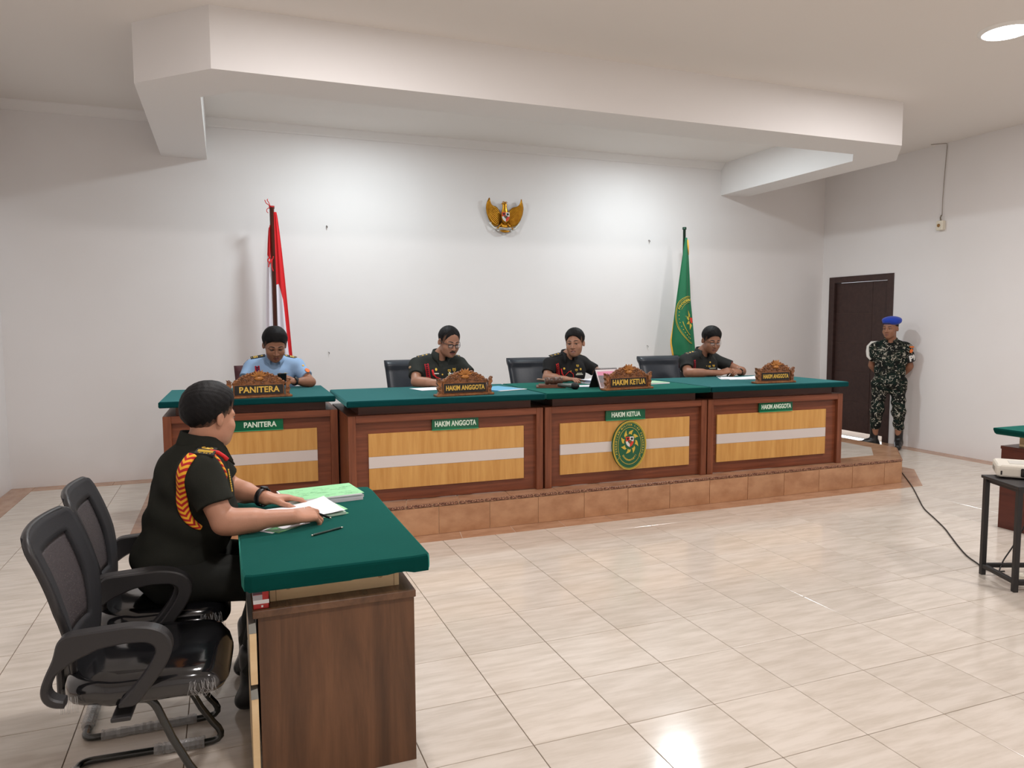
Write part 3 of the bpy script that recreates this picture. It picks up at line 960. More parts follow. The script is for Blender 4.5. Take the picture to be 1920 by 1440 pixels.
# ------------------------------------------------------------------ mesh-back visitor chairs
def arm_profile():
    """outline of one arm loop seen from the side (x forward, z up), chair frame: seat centre at x=0"""
    outer = [(-.205, .436), (-.225, .437), (-.249, .446), (-.265, .472), (-.265, .501), (-.248, .545), (-.226, .589), (-.218, .632), (-.208, .650), (-.19, .654), (-.101, .658), (-.017, .662), (.04, .652), (.076, .632), (.094, .595), (.088, .559), (.064, .513), (.018, .454), (-.012, .413), (-.060, .413)]
    inner = [(-.062, .424), (-.012, .478), (.021, .523), (.044, .566), (.047, .588), (.024, .606), (-.037, .610), (-.103, .603), (-.173, .575), (-.222, .54), (-.244, .497), (-.241, .477), (-.222, .463), (-.205, .459)]
    inner = inner[::-1]
    return outer, inner
def mesh_chair(label, x, y, rz=0.0, wrap=True):
    t = thing('mesh_visitor_chair', label, 'chair', (x, y, 0), rz, 'mesh back chairs at the near table')
    # seat: rounded cushion, still in its wrapping
    s = MB()
    def seat(u, v, top):
        a = 2 * u - 1; b = 2 * v - 1
        X = .235 * math.copysign(abs(a) ** .9, a); Y = .235 * math.copysign(abs(b) ** .9, b)
        return X, Y
    n = 18
    vs, fs = [], []
    for k, (ins, z) in enumerate([(.03, .395), (.008, .400), (0, .414), (.0, .444), (.006, .462), (.02, .474), (.05, .480)]):
        for q in range(48):
            a = 2 * math.pi * q / 48
            e = 5.0
            c, si = math.cos(a), math.sin(a)
            rr = (abs(c) ** e + abs(si) ** e) ** (-1 / e)
            X, Y = rr * c * (.238 - ins), rr * si * (.238 - ins)
            dz = -.012 * max(0, X - .1) / .13 + (.010 if X < -.1 else 0) + (-.035 * max(0, (X - .17) / .07) ** 2 if z > .43 else 0)
            vs.append((X, Y, z + dz))
    for k in range(6):
        for q in range(48):
            fs.append((k * 48 + q, k * 48 + (q + 1) % 48, (k + 1) * 48 + (q + 1) % 48, (k + 1) * 48 + q))
    fs.append(tuple(range(48))[::-1]); fs.append(tuple(6 * 48 + q for q in range(48)))
    s.add(vs, fs, 0, True)
    s.build('seat', M_GLOSS, t)
    # back: curved shell, border and mesh window
    def bp(u, v):
        w = .115 + .115 * max(0, min(1, v / .55)) ** .8
        Z = .44 + v * .49
        X = -.212 - .02 * v - .070 * max(0, v) ** 2 + .022 * math.sin(math.pi * min(1, v))
        Y = (2 * u - 1) * w
        X += -.030 * (1 - (2 * u - 1) ** 2)
        if v > .9:
            Y *= 1 - .14 * ((v - .9) / .1) ** 2
        return V((X, Y, Z))
    def sheet(name, ma, u0, u1, v0, v1, th, nu=16, nv=24, cut=None):
        mb = MB()
        vs, fs, keep = [], [], {}
        for sd in (0, 1):
            for j in range(nv + 1):
                for i in range(nu + 1):
                    u, v = u0 + (u1 - u0) * i / nu, v0 + (v1 - v0) * j / nv
                    p = bp(u, v); e = .002
                    nn = (bp(u + e, v) - bp(u - e, v)).cross(bp(u, v + e) - bp(u, v - e)).normalized()
                    vs.append(p + nn * (th / 2 if sd else -th / 2))
        m1 = (nu + 1) * (nv + 1)
        cells = [(i, j) for i in range(nu) for j in range(nv) if not (cut and cut((u0 + (u1 - u0) * (i + .5) / nu), v0 + (v1 - v0) * (j + .5) / nv))]
        cs = set(cells)
        idx = lambda i, j, sd: sd * m1 + j * (nu + 1) + i
        for i, j in cells:
            for sd in (0, 1):
                q = (idx(i, j, sd), idx(i + 1, j, sd), idx(i + 1, j + 1, sd), idx(i, j + 1, sd))
                fs.append(q if sd == 0 else q[::-1])
            for (di, dj, a, b) in ((-1, 0, (i, j), (i, j + 1)), (1, 0, (i + 1, j), (i + 1, j + 1)), (0, -1, (i, j), (i + 1, j)), (0, 1, (i, j + 1), (i + 1, j + 1))):
                if (i + di, j + dj) not in cs:
                    fs.append((idx(*a, 0), idx(*b, 0), idx(*b, 1), idx(*a, 1)))
        mb.add(vs, fs, 0, True)
        return mb.build(name, ma, t)
    win = lambda u, v: .20 < u < .80 and .30 < v < .86
    sheet('back_frame', M_MESHFR, 0, 1, 0, 1, .024, 20, 28, win)
    sheet('mesh_panel', M_NET, .19, .81, .29, .87, .004, 10, 12)
    # plastic rim along the back's outline
    rim = [bp(0, v) for v in np.linspace(0, .97, 22)] + [bp(u, 1.0) for u in np.linspace(.06, .94, 10)] + [bp(1, v) for v in np.linspace(.97, 0, 22)]
    MB().tube(rim, .011, 8).build('back_rim', M_BLACKP, t)
    br = MB()
    br.box(-.27, -.02, -.06, .06, .366, .394, .004)
    br.box(-.285, -.262, -.05, .05, .36, .50, .006)
    br.build('back_bracket', M_BLACKP, t)
    outer, inner = arm_profile()
    poly = outer + inner
    for sd in (-1, 1):
        a = MB()
        ya, yb = (.236, .284) if sd > 0 else (-.284, -.236)
        # a band between the outer and inner outline, resampled to the same count
        def resample(P, n):
            P = [V(p) for p in P]
            L = [0]
            for k in range(1, len(P)): L.append(L[-1] + (P[k] - P[k - 1]).length)
            out = []
            for k in range(n):
                d = L[-1] * k / (n - 1)
                q = max(i for i in range(len(L)) if L[i] <= d + 1e-9); q = min(q, len(P) - 2)
                f = (d - L[q]) / max(1e-9, L[q + 1] - L[q])
                out.append(P[q].lerp(P[q + 1], f))
            return out
        O = resample(outer, 90); I = resample(inner, 90)
        # smooth both outlines a little
        for _ in range(5):
            for Q in (O, I):
                Q[1:-1] = [(Q[k - 1] + Q[k] * 2 + Q[k + 1]) / 4 for k in range(1, len(Q) - 1)]
        vs = []
        for k in range(90):
            o, i = O[k], I[k]
            d = (i - o).normalized() if (i - o).length > 1e-6 else V((0, 0))
            c = .005
            o2, i2 = o + d * c, i - d * c
            vs += [(o.x, ya + c, o.y), (o2.x, ya, o2.y), (i2.x, ya, i2.y), (i.x, ya + c, i.y), (i.x, yb - c, i.y), (i2.x, yb, i2.y), (o2.x, yb, o2.y), (o.x, yb - c, o.y)]
        fs = [(k * 8 + q, k * 8 + (q + 1) % 8, (k + 1) * 8 + (q + 1) % 8, (k + 1) * 8 + q) for k in range(89) for q in range(8)]
        fs += [tuple(range(8))[::-1], tuple(89 * 8 + q for q in range(8))]
        a.add(vs, fs, 0, False)
        a.build('armrest', M_BLACKP, t)
        bt = MB().box(-.085, -.03, min(ya, yb) - (0 if sd < 0 else .08), max(ya, yb) + (.08 if sd < 0 else 0), .372, .386, .003)
        bt.build('arm_bracket', M_BLACKP, t)
    # cantilever sled frame
    def arc(p0, p1, p2, n=6):
        return [p0 * (1 - q) ** 2 + p1 * 2 * q * (1 - q) + p2 * q * q for q in [k / n for k in range(n + 1)]]
    half = []
    h = .185
    half += [V((-.06, -h, .392)), V((-.02, -h, .390))]
    half += arc(V((-.005, -h, .388)), V((.018, -h, .384)), V((.034, -h, .335)))
    half += [V((.066, -h, .248)), V((.112, -h, .150))]
    half += arc(V((.150, -h, .088)), V((.215, -h, .012)), V((.12, -h, .014)))
    half += [V((0, -h, .014)), V((-.2, -h, .014))]
    half += arc(V((-.245, -h, .014)), V((-.29, -h, .014)), V((-.29, -h + .045, .014)))
    path = half + [V((p.x, -p.y, p.z)) for p in half[::-1]]
    MB().tube(path, .0125, 10).build('sled_frame', M_STEELB, t)
    if wrap:   # torn packing film still wound round the rails and the seat's edge
        rnd = random.Random(int((x + 5) * 100))
        for (p, q, r0) in (((.10, -h, .016), (-.23, -h, .016), .0165), ((.12, h, .016), (-.05, h, .016), .018), ((-.29, -.1, .018), (-.29, .11, .018), .021)):
            n = 26
            pts = [V(p).lerp(V(q), k / n) + V((0, 0, 0)) for k in range(n + 1)]
            rs = [r0 * (1 + .28 * rnd.random()) for _ in pts]
            MB().tube(pts, rs, 9, smooth=False).build('packing_film', M_FILM2, t)
        for sd in (-1, 1):
            w = MB()
            for k in range(26):
                a0 = V((.13 + rnd.random() * .075, sd * .2392, .455 - rnd.random() * .02))
                w.tube([a0, a0 + V((rnd.uniform(-.006, .006), sd * .001, -.025)), a0 + V((rnd.uniform(-.02, .02), -sd * .014, -.055))], .0006, 4)
            for k in range(14):
                a0 = V((-.228 + rnd.random() * .05, sd * .2385, .45))
                w.tube([a0, a0 + V((rnd.uniform(-.004, .004), sd * .001, -.05))], .0006, 4)
            w.build('film_creases', M_FILM2, t, kind='stuff')
    return t
M_FILM2 = mat('crinkled_film', srgb(196, 196, 196), .18, spec=.7, alpha=.42, bump=(120, 1.0))
def net_mat():
    m = mat('chair_net', srgb(66, 60, 62), .7)
    nt = m.node_tree
    b = nt.nodes['Principled BSDF']
    tc = nt.nodes.new('ShaderNodeTexCoord')
    mp = nt.nodes.new('ShaderNodeMapping'); mp.inputs['Scale'].default_value = (1, 1, 1)
    n = nt.nodes.new('ShaderNodeTexVoronoi'); n.inputs['Scale'].default_value = 260
    r = nt.nodes.new('ShaderNodeValToRGB')
    r.color_ramp.elements[0].position = .28; r.color_ramp.elements[0].color = (0.12, 0.12, 0.12, 1)
    r.color_ramp.elements[1].position = .36; r.color_ramp.elements[1].color = (1, 1, 1, 1)
    nt.links.new(tc.outputs['Object'], n.inputs['Vector'])
    nt.links.new(n.outputs['Distance'], r.inputs[0])
    mm = nt.nodes.new('ShaderNodeMath'); mm.operation = 'MAXIMUM'; mm.inputs[1].default_value = 0.55
    nt.links.new(r.outputs[0], mm.inputs[0])
    nt.links.new(mm.outputs[0], b.inputs['Alpha'])
    return m
M_NET = net_mat()
mesh_chair('empty black mesh chair, nearest to the drawers of the near table', -1.265, -.53, -.07)
mesh_chair('black mesh chair on which the prosecutor sits', -1.265, .02)

# ------------------------------------------------------------------ flags
def flag_pole(t, x, top, r=.018, material=M_CARVE):
    MB().lathe([(r, .02), (r, top - .03), (r * 1.25, top - .025), (r * 1.25, top)], 14).build('pole', material, t)
    MB().lathe([(.17, 0), (.17, .02), (.10, .05), (.03, .07), (.03, .12)], 24).build('base', M_CARVE, t)
M_POLE = wood_mat('dark_pole_wood', srgb(104, 56, 44), srgb(80, 40, 32), (30, 30, 3))
def redwhite_mat():
    """red above, white below: split by the cloth's own v coordinate"""
    m = mat('red_white_cloth', srgb(216, 28, 34), .75, bump=(60, .1))
    nt = m.node_tree; b = nt.nodes['Principled BSDF']
    uv = nt.nodes.new('ShaderNodeUVMap'); sx = nt.nodes.new('ShaderNodeSeparateXYZ')
    r = nt.nodes.new('ShaderNodeValToRGB'); r.color_ramp.interpolation = 'CONSTANT'
    r.color_ramp.elements[0].color = srgb(230, 226, 236); r.color_ramp.elements[1].position = .5; r.color_ramp.elements[1].color = srgb(212, 26, 34)
    nt.links.new(uv.outputs[0], sx.inputs[0]); nt.links.new(sx.outputs[1], r.inputs[0]); nt.links.new(r.outputs[0], b.inputs['Base Color'])
    return m
t = thing('flag_on_pole', 'red and white flag hanging on a dark wooden pole behind the clerk', 'flag', (-.53, 4.66, PLAT_Z))
TOPZ = 2.735 - PLAT_Z
flag_pole(t, 0, TOPZ, .022, M_POLE)
def fold(u, v):
    """hanging cloth: u across the gathered width, v from bottom (0) to top (1)"""
    h = 1 - v
    w = .035 + .20 * h ** .8
    x = -.012 + (u - .30) * 2 * w * .62
    y = -.03 + .045 * math.sin(u * 15 + h * .8) * (.25 + h) - .03 * u
    z = TOPZ - .10 - h * 1.68 + .04 * math.sin(u * 9) * h
    return (x, y, z)
def cloth_uv(mb, fn, uvf, nu, nv):
    vs = [fn(i / nu, j / nv) for j in range(nv + 1) for i in range(nu + 1)]
    uv = [uvf(i / nu, j / nv) for j in range(nv + 1) for i in range(nu + 1)]
    fs = [(j * (nu + 1) + i, j * (nu + 1) + i + 1, (j + 1) * (nu + 1) + i + 1, (j + 1) * (nu + 1) + i) for j in range(nv) for i in range(nu)]
    return mb.add(vs, fs, 0, True, None, uv)
# two hanging gathers: the far one left of the pole (mostly white) and the near one right of it (red above white, with a red outer fold)
def left_g(u, v):
    h = 1 - v
    return (-.020 - .012 * h + (u - 1.0) * (.012 + .070 * h ** .7), -.012 + .016 * math.sin(u * 7 + 1) - .012 * h, TOPZ - .20 - h * 1.60 + (.03 * (u - .5)))
def right_g(u, v):
    h = 1 - v
    return (.018 + .010 * h + u * (.022 + .125 * h ** .75), -.022 + .016 * math.sin(u * 9) * (.3 + h), TOPZ - .06 - h * 1.74 + .02 * math.sin(u * 5) * h)
M_RW = redwhite_mat()
rw = MB()
cloth_uv(rw, left_g, lambda u, v: (u, .5 + (v - .800 + .06 * (u - .5)) * .9), 14, 40)
cloth_uv(rw, right_g, lambda u, v: (u, .5 + (v - .585 + .26 * max(0, u - .25) ** 1.0 * 1.0 + (2.0 * max(0, u - .62)) * 1.0)), 22, 48)
o = rw.build('flag_cloth', M_RW, t, fix=False)
sm = o.modifiers.new('thickness', 'SOLIDIFY'); sm.thickness = .003
cd_ = MB()
def spline(pts, n=8):
    P = [V(p) for p in pts]
    P = [P[0] * 2 - P[1]] + P + [P[-1] * 2 - P[-2]]
    out = []
    for i in range(1, len(P) - 2):
        for k in range(n):
            t_ = k / n
            a, b, c, d = P[i - 1], P[i], P[i + 1], P[i + 2]
            out.append(.5 * (2 * b + (c - a) * t_ + (2 * a - 5 * b + 4 * c - d) * t_ ** 2 + (3 * b - a - 3 * c + d) * t_ ** 3))
    out.append(P[-2])
    return out
for pts_, r_0 in (([(-.015, -.024, -.02), (-.03, -.03, .005), (-.052, -.03, .02), (-.066, -.03, .052)], .0045), ([(-.015, -.024, -.02), (-.025, -.03, .02), (-.042, -.03, .05), (-.036, -.03, .062)], .004),
                  ([(-.02, -.024, -.02), (-.045, -.03, -.035), (-.050, -.03, -.06), (-.036, -.03, -.075)], .0035), ([(-.022, -.028, .0), (.0, -.03, -.012), (.022, -.026, -.004)], .006),
                  ([(-.03, -.03, -.50), (-.055, -.034, -.54), (-.035, -.038, -.565), (-.01, -.034, -.53), (.0, -.034, -.50)], .006), ([(-.02, -.034, -.53), (-.042, -.038, -.57), (-.048, -.036, -.61)], .006), ([(-.015, -.034, -.53), (-.018, -.038, -.60), (-.006, -.036, -.65)], .006)):
    cd_.tube(spline([(x_, y_, TOPZ + z_) for x_, y_, z_ in pts_], 6), r_0, 6)
cd_.build('red_tie', M_RED, t)

t = thing('flag_on_pole', 'green court flag with gold emblem and fringe behind the end judge', 'flag', (4.335, 4.65, PLAT_Z))
GT = 2.73 - PLAT_Z
MB().lathe([(.017, .02), (.017, GT - .03), (.026, GT - .028), (.026, GT - .014), (.022, GT - .012), (.026, GT)], 14).build('pole', mat('green_black_pole', srgb(28, 62, 46), .4), t)
MB().lathe([(.17, 0), (.17, .02), (.10, .05), (.03, .07), (.03, .12)], 24).build('base', M_CARVE, t)
def green(u, v):
    h = 1 - v
    xl = .000 - .205 * h ** .93 + (.0 if h < .88 else (h - .88) * .5)
    xr = .026 + .105 * h ** .75 + .10 * max(0, h - .5)
    x = xl + (xr - xl) * u
    y = -.03 + .022 * math.sin(u * 7.5 + .8) * (.3 + h) - .025 * u * h
    return V((x, y, GT - .13 - h * 1.46 - (.05 * u * h)))
gm = MB().grid(green, 26, 44)
o = gm.build('flag_cloth', mat('green_cloth', srgb(10, 104, 66), .6, sheen=.2, bump=(80, .1)), t, fix=False)
o.modifiers.new('thickness', 'SOLIDIFY').thickness = .003
fr = MB()
ed = [green(0, v) + V((-.004, -.002, 0)) for v in np.linspace(0.0, .30, 10)]
fr.tube(ed, [.012, .012, .012, .011, .010, .008, .006, .004, .003, .002], 6)
fr.tube([green(.92, .97) + V((.0, -.006, .02)), green(.96, .93) + V((0, -.006, 0)), green(1, .86)], [.010, .011, .004], 6)
fr.build('gold_fringe', mat('gold_fringe', srgb(232, 176, 62), .6), t)
# emblem stitched on the flag (partly lost in the fold): rings, petals, lettering follow the cloth
M_STITCH = mat('gold_stitching', srgb(206, 186, 70), .6)
def on_flag(a, b, off=.004):
    """a,b: emblem coordinates in metres, origin at its centre on the cloth"""
    u0, v0 = .90, .325
    zc = v0 + b / 1.46
    L = green(0, zc); R = green(1, zc)
    u = u0 + a / max(.02, (R.x - L.x))
    u = min(max(u, .0), 1.0)
    p = green(u, zc)
    return p + V((0, -off, 0))
em = MB()
def ring(r1, r2, t0, t1, rad, n=28):
    pts = [(r1 * math.cos(q), r2 * math.sin(q)) for q in np.linspace(math.radians(t0), math.radians(t1), n)]
    pts = [p for p in pts if p[0] < .026]
    if len(pts) > 2:
        em.tube([on_flag(*p) for p in pts], rad, 5)
ring(.215, .285, 88, 268, .0034); ring(.203, .272, 88, 268, .0022); ring(.158, .215, 90, 150, .0022)
ring(.140, .190, 190, 255, .005)
for k in range(10):
    q = math.radians(160 + k * 11)
    p = on_flag(.172 * math.cos(q), .228 * math.sin(q))
    em.ball(p, (.008, .002, .006), 6, 4)
for k in range(8):
    a0 = k * math.pi / 4 + .2
    pts = [(.052 * math.sin(a0 - .38), .066 * math.cos(a0 - .38)), (.105 * math.sin(a0 + .12), .130 * math.cos(a0 + .12)), (.052 * math.sin(a0 + .38), .066 * math.cos(a0 + .38)), (.030 * math.sin(a0), .038 * math.cos(a0))]
    if max(p[0] for p in pts) > .022:
        continue
    vs = [on_flag(*p, .0045) for p in pts]
    em.add(vs, [(0, 1, 2, 3)])
for k, ch in enumerate('PENGADILAN'):
    q = math.radians(150 - k * 6.4)
    a, b = .180 * math.cos(q), .243 * math.sin(q)
    p = on_flag(a, b, .005)
    n = V((math.cos(q) / .139, 0, math.sin(q) / .2)).normalized()
    vs, fs = text_geo(ch, .044, .0006, .0014)
    em.add(vs, fs, M=frame_m(p, (n.z, 0, -n.x), (n.x, 0, n.z), (0, -1, 0)))
em.build('flag_emblem', M_STITCH, t, fix=False)
sh = MB()
sh.add([on_flag(a, b, .006) for a, b in ((-.018, .03), (.02, .03), (.02, -.03), (-.004, -.035), (-.018, -.01))], [(0, 1, 2, 3, 4)])
sh.build('flag_shield', M_SEALR, t, fix=False)

# ------------------------------------------------------------------ gilded eagle emblem on the back wall
def garuda():
    t = thing('eagle_emblem', 'small gilded eagle emblem with shield high on the back wall', 'emblem', (2.075, YB - .004, 2.775))
    Mf = frame_m((0, 0, 0), (1, 0, 0), (0, 1, 0), (0, 0, 1))
    for sd in (-1, 1):
        # wing: a fan of long feathers over a cupped blade
        w = MB()
        def edge_out(k):   # outer contour from the shoulder, down round and up to the tip
            P = [(.045, -.06), (.10, -.10), (.155, -.075), (.195, -.02), (.222, .05), (.232, .12), (.222, .17), (.198, .222)]
            x = k * (len(P) - 1); i = min(int(x), len(P) - 2); f = x - i
            return P[i][0] + (P[i + 1][0] - P[i][0]) * f, P[i][1] + (P[i + 1][1] - P[i][1]) * f
        def edge_in(k):
            P = [(.03, .02), (.055, .07), (.085, .118), (.115, .130), (.145, .136), (.170, .152), (.185, .180), (.197, .220)]
            x = k * (len(P) - 1); i = min(int(x), len(P) - 2); f = x - i
            return P[i][0] + (P[i + 1][0] - P[i][0]) * f, P[i][1] + (P[i + 1][1] - P[i][1]) * f
        def wing(u, v):
            a, b = edge_in(u), edge_out(u)
            x, z = a[0] + (b[0] - a[0]) * v, a[1] + (b[1] - a[1]) * v
            y = -.018 - .05 * u * (1 - .5 * v) - .012 * math.sin(v * math.pi)
            return (sd * x, y, z)
        w.grid(wing, 16, 8)
        wg = w.build('wing', M_GOLD, t, fix=False)
        wg.modifiers.new('thickness', 'SOLIDIFY').thickness = .008
        for k in range(9):
            v = .12 + k * .095
            pts = [V(wing(u, min(1, v))) + V((0, -.006, 0)) for u in np.linspace(.04, .96, 10)]
            MB().tube(pts, [.0055, .006, .006, .006, .0055, .005, .005, .004, .003, .002], 6).build('feather', M_GOLD, wg)
    b = MB()
    b.lathe([(.004, -.07), (.030, -.05), (.046, -.01), (.048, .03), (.040, .075), (.030, .11), (.027, .135), (.030, .155), (.022, .175), (.006, .182)], 16, M=frame_m((0, -.038, 0), (1, 0, 0), (0, .6, 0), (0, 0, 1)))
    b.build('body', M_GOLD, t)
    hd = MB()
    hd.tube([(-.01, -.045, .165), (-.03, -.052, .168), (-.048, -.052, .158)], [.014, .009, .003], 8)
    hd.tube([(.0, -.04, .18), (.02, -.04, .186), (.036, -.04, .178)], [.008, .006, .002], 6)
    hd.tube([(.0, -.04, .18), (-.012, -.04, .190), (-.034, -.04, .184)], [.007, .005, .002], 6)
    hd.build('head', M_GOLD, t)
    tl = MB()
    for k in range(7):
        a = math.radians(-36 + 12 * k)
        tl.tube([(.012 * math.sin(a) * 2, -.03, -.06), (.085 * math.sin(a), -.028, -.06 - .075 * math.cos(a))], [.009, .013], 6)
    tl.build('tail', M_GOLD, t)
    for sd in (-1, 1):
        l = MB()
        l.tube([(sd * .028, -.035, -.05), (sd * .055, -.04, -.085), (sd * .085, -.042, -.112)], [.016, .012, .008], 8)
        for q in (-.02, 0, .02):
            l.tube([(sd * (.085 + q * .4), -.045, -.108), (sd * (.09 + q), -.05, -.128)], [.007, .004], 5)
        l.build('leg', M_GOLD, t)
    # the ribbon: white curved band with a gold underside and forked ends
    r = MB()
    pts = [(-.075, -.118), (-.04, -.122), (0, -.124), (.04, -.122), (.075, -.118)]
    r.tube([(x, -.055, z) for x, z in pts], .012, 8, flat=(1, .35), upv=(0, 0, 1))
    for sd in (-1, 1):
        r.tube([(sd * .10, -.05, -.125), (sd * .135, -.04, -.115), (sd * .17, -.03, -.075), (sd * .19, -.03, -.055)], [.012, .011, .010, .006], 6, flat=(1, .3))
        r.tube([(sd * .16, -.03, -.085), (sd * .17, -.03, -.058), (sd * .163, -.03, -.05)], [.008, .006, .003], 6, flat=(1, .3))
        r.tube([(sd * .10, -.04, -.135), (sd * .07, -.045, -.15)], [.008, .008], 6, flat=(1, .3))
    rb = r.build('ribbon', mat('pale_ribbon', srgb(224, 222, 216), .4), t)
    vs, fs = text_geo('BHINNEKA TUNGGAL IKA', .0125, .0004, .0003)
    MB().add(vs, fs, M=FRONT((0, -.0605, -.1235))).build('motto', M_SEALK, rb, fix=False)
    MB().tube([(-.065, -.05, -.145), (-.03, -.052, -.152), (0, -.053, -.154), (.03, -.052, -.152), (.065, -.05, -.145)], [.004, .012, .014, .012, .004], 8, flat=(1, .5), upv=(0, 0, 1)).build('ribbon_fold', M_GOLD, t)
    s = link('shield', None, t); s.location = (0, -.074, .012)
    MB().prism([(x * 1.12, z * 1.1) for x, z in ((-.046, .05), (.046, .05), (.046, 0), (.04, -.024), (.026, -.043), (0, -.058), (-.026, -.043), (-.04, -.024), (-.046, 0))], .0006, .012, 'y').build('shield_back', M_GOLD, s)
    shield_parts(s, Matrix.Identity(4), .092)
garuda()

# ------------------------------------------------------------------ things on the bench
FZ = FELT_Z + .0008
def sheet_stack(name, label, cat, loc, rz, w, d, layers, group=None):
    """layers: list of (thickness, material, dx, dy, drz, lift) bottom to top; lift curls the far corner"""
    t = thing(name, label, cat, loc, rz, group)
    z = 0
    for th, ma, dx, dy, dr, lift in layers:
        mb = MB()
        nu = nv = 6
        vs = []
        for sd in (0, 1):
            for j in range(nv + 1):
                for i in range(nu + 1):
                    u, v = i / nu, j / nv
                    X, Y = (u - .5) * w, (v - .5) * d
                    c, s = math.cos(dr), math.sin(dr)
                    zz = z + sd * th + lift * max(0, u - .35) ** 2 * 2.4 * (.4 + .6 * v) + .0012 * math.sin(i * 2.1 + j)*(1 if lift else 0)
                    vs.append((X * c - Y * s + dx, X * s + Y * c + dy, max(zz, z if sd == 0 else z + th)))
        m1 = (nu + 1) * (nv + 1)
        fs = []
        for j in range(nv):
            for i in range(nu):
                a = j * (nu + 1) + i
                fs.append((a, a + nu + 1, a + nu + 2, a + 1)); fs.append((m1 + a, m1 + a + 1, m1 + a + nu + 2, m1 + a + nu + 1))
        rim = [i for i in range(nu + 1)] + [j * (nu + 1) + nu for j in range(1, nv + 1)] + [nv * (nu + 1) + i for i in range(nu - 1, -1, -1)] + [j * (nu + 1) for j in range(nv - 1, 0, -1)]
        for k in range(len(rim)):
            a, b = rim[k], rim[(k + 1) % len(rim)]
            fs.append((a, b, m1 + b, m1 + a))
        mb.add(vs, fs)
        mb.build('sheet' if th < .002 else 'page_block', ma, t)
        z += th + .0004
    return t
M_BLUEP = mat('sky_blue_folder', srgb(96, 176, 214), .5)
M_BLUED = mat('blue_ink_page', srgb(176, 192, 228), .6, noise=(60, srgb(232, 236, 244)))
sheet_stack('paper_sheet', 'white sheet under the hand of the writing judge with black glasses', 'paper', (.66, 2.86, FZ), .1, .34, .24, [(.0006, M_WHITE, 0, 0, 0, 0), (.0006, M_WHITE, -.03, .01, .12, 0)])
sheet_stack('blue_folder', 'sky blue folder with papers beside the carved plate of the writing judge', 'folder', (1.12, 2.62, FZ), .25, .28, .36, [(.001, M_BLUEP, 0, 0, 0, 0), (.003, M_WHITE, .015, -.02, .05, 0), (.001, M_BLUEP, .0, .01, .02, 0)])
sheet_stack('document_stack', 'white and blue documents in front of the smiling judge', 'papers', (2.16, 2.74, FZ), .15, .24, .30, [(.012, M_PAPER2, 0, 0, 0, 0), (.001, M_BLUED, .02, -.02, .2, 0), (.018, M_WHITE, .03, .03, -.1, .0), (.001, M_BLUED, .01, .0, .12, 0), (.0008, M_WHITE, .02, .02, .2, .03)])
sheet_stack('open_notebook', 'loose blue and white pages by the microphone tip', 'papers', (1.86, 2.56, FZ), -.3, .20, .13, [(.003, M_BLUED, 0, 0, 0, 0), (.0008, M_WHITE, .01, .01, .15, 0)])
sheet_stack('green_booklet', 'pale green booklet lying beside the HAKIM KETUA plate', 'booklet', (2.60, 2.60, FZ), .1, .26, .22, [(.010, M_WHITE, 0, 0, 0, 0), (.001, mat('pale_green_cover', srgb(178, 214, 176), .5), 0, 0, .03, 0)])
sheet_stack('paper_sheet', 'white papers under the folded hands of the end judge', 'paper', (3.68, 2.74, FZ), -.5, .36, .26, [(.0008, M_WHITE, 0, 0, 0, 0), (.0008, M_WHITE, .04, -.01, .25, .01), (.0008, M_WHITE, .02, .02, -.12, .02)])
# gavel and its block
t = thing('gavel_block', 'stepped wooden sounding block beneath the gavel', 'block', (1.60, 2.60, FZ), -.40)
MB().box(-.125, .125, -.11, .11, 0, .012, .002).build('base', wood_mat('block_wood', srgb(124, 82, 62), srgb(96, 60, 46), (4, 24, 24), .3), t)
MB().box(-.105, .105, -.09, .09, .0122, .024, .002).build('step', MATS['block_wood'], t)
t = thing('gavel', 'dark carved wooden gavel resting on its block', 'gavel', (1.595, 2.61, FZ + .0255), -.12)
M_GAV = wood_mat('gavel_wood', srgb(104, 76, 62), srgb(60, 42, 34), (30, 60, 60), .3)
MB().lathe([(.020, -.078), (.030, -.074), (.032, -.05), (.026, -.045), (.026, -.03), (.031, -.026), (.031, .026), (.026, .03), (.026, .045), (.032, .05), (.030, .074), (.020, .078)], 20, M=frame_m((.02, -.05, .032), (0, 1, 0), (0, 0, 1), (1, 0, 0))).build('head', M_GAV, t)
MB().tube([(.02, -.02, .032), (.0, .05, .030), (-.03, .16, .026), (-.045, .21, .024)], [.010, .009, .011, .013], 10).build('handle', wood_mat('gavel_handle', srgb(160, 126, 104), srgb(124, 92, 74), (30, 30, 6)), t)
# microphone lying on the felt
t = thing('microphone', 'grey handheld microphone with black ball under the judge hand', 'microphone', (1.665, 2.38, FZ + .028), 0)
ax = V((.09, -.20, 0)).normalized()
mm_ = frame_m((0, 0, 0), V((0, 0, 1)).cross(ax).normalized(), (0, 0, 1), ax)
MB().lathe([(.010, -.115), (.013, -.113), (.017, -.02), (.022, .035), (.022, .045)], 16, M=mm_).build('handle', mat('mic_grey', srgb(120, 126, 122), .35, .6), t)
MB().lathe([(.022, .045), (.028, .052), (.030, .072), (.027, .09), (.016, .103), (.004, .107)], 18, M=mm_).build('ball', mat('mic_mesh', srgb(26, 26, 28), .55, .2, bump=(400, .5)), t)
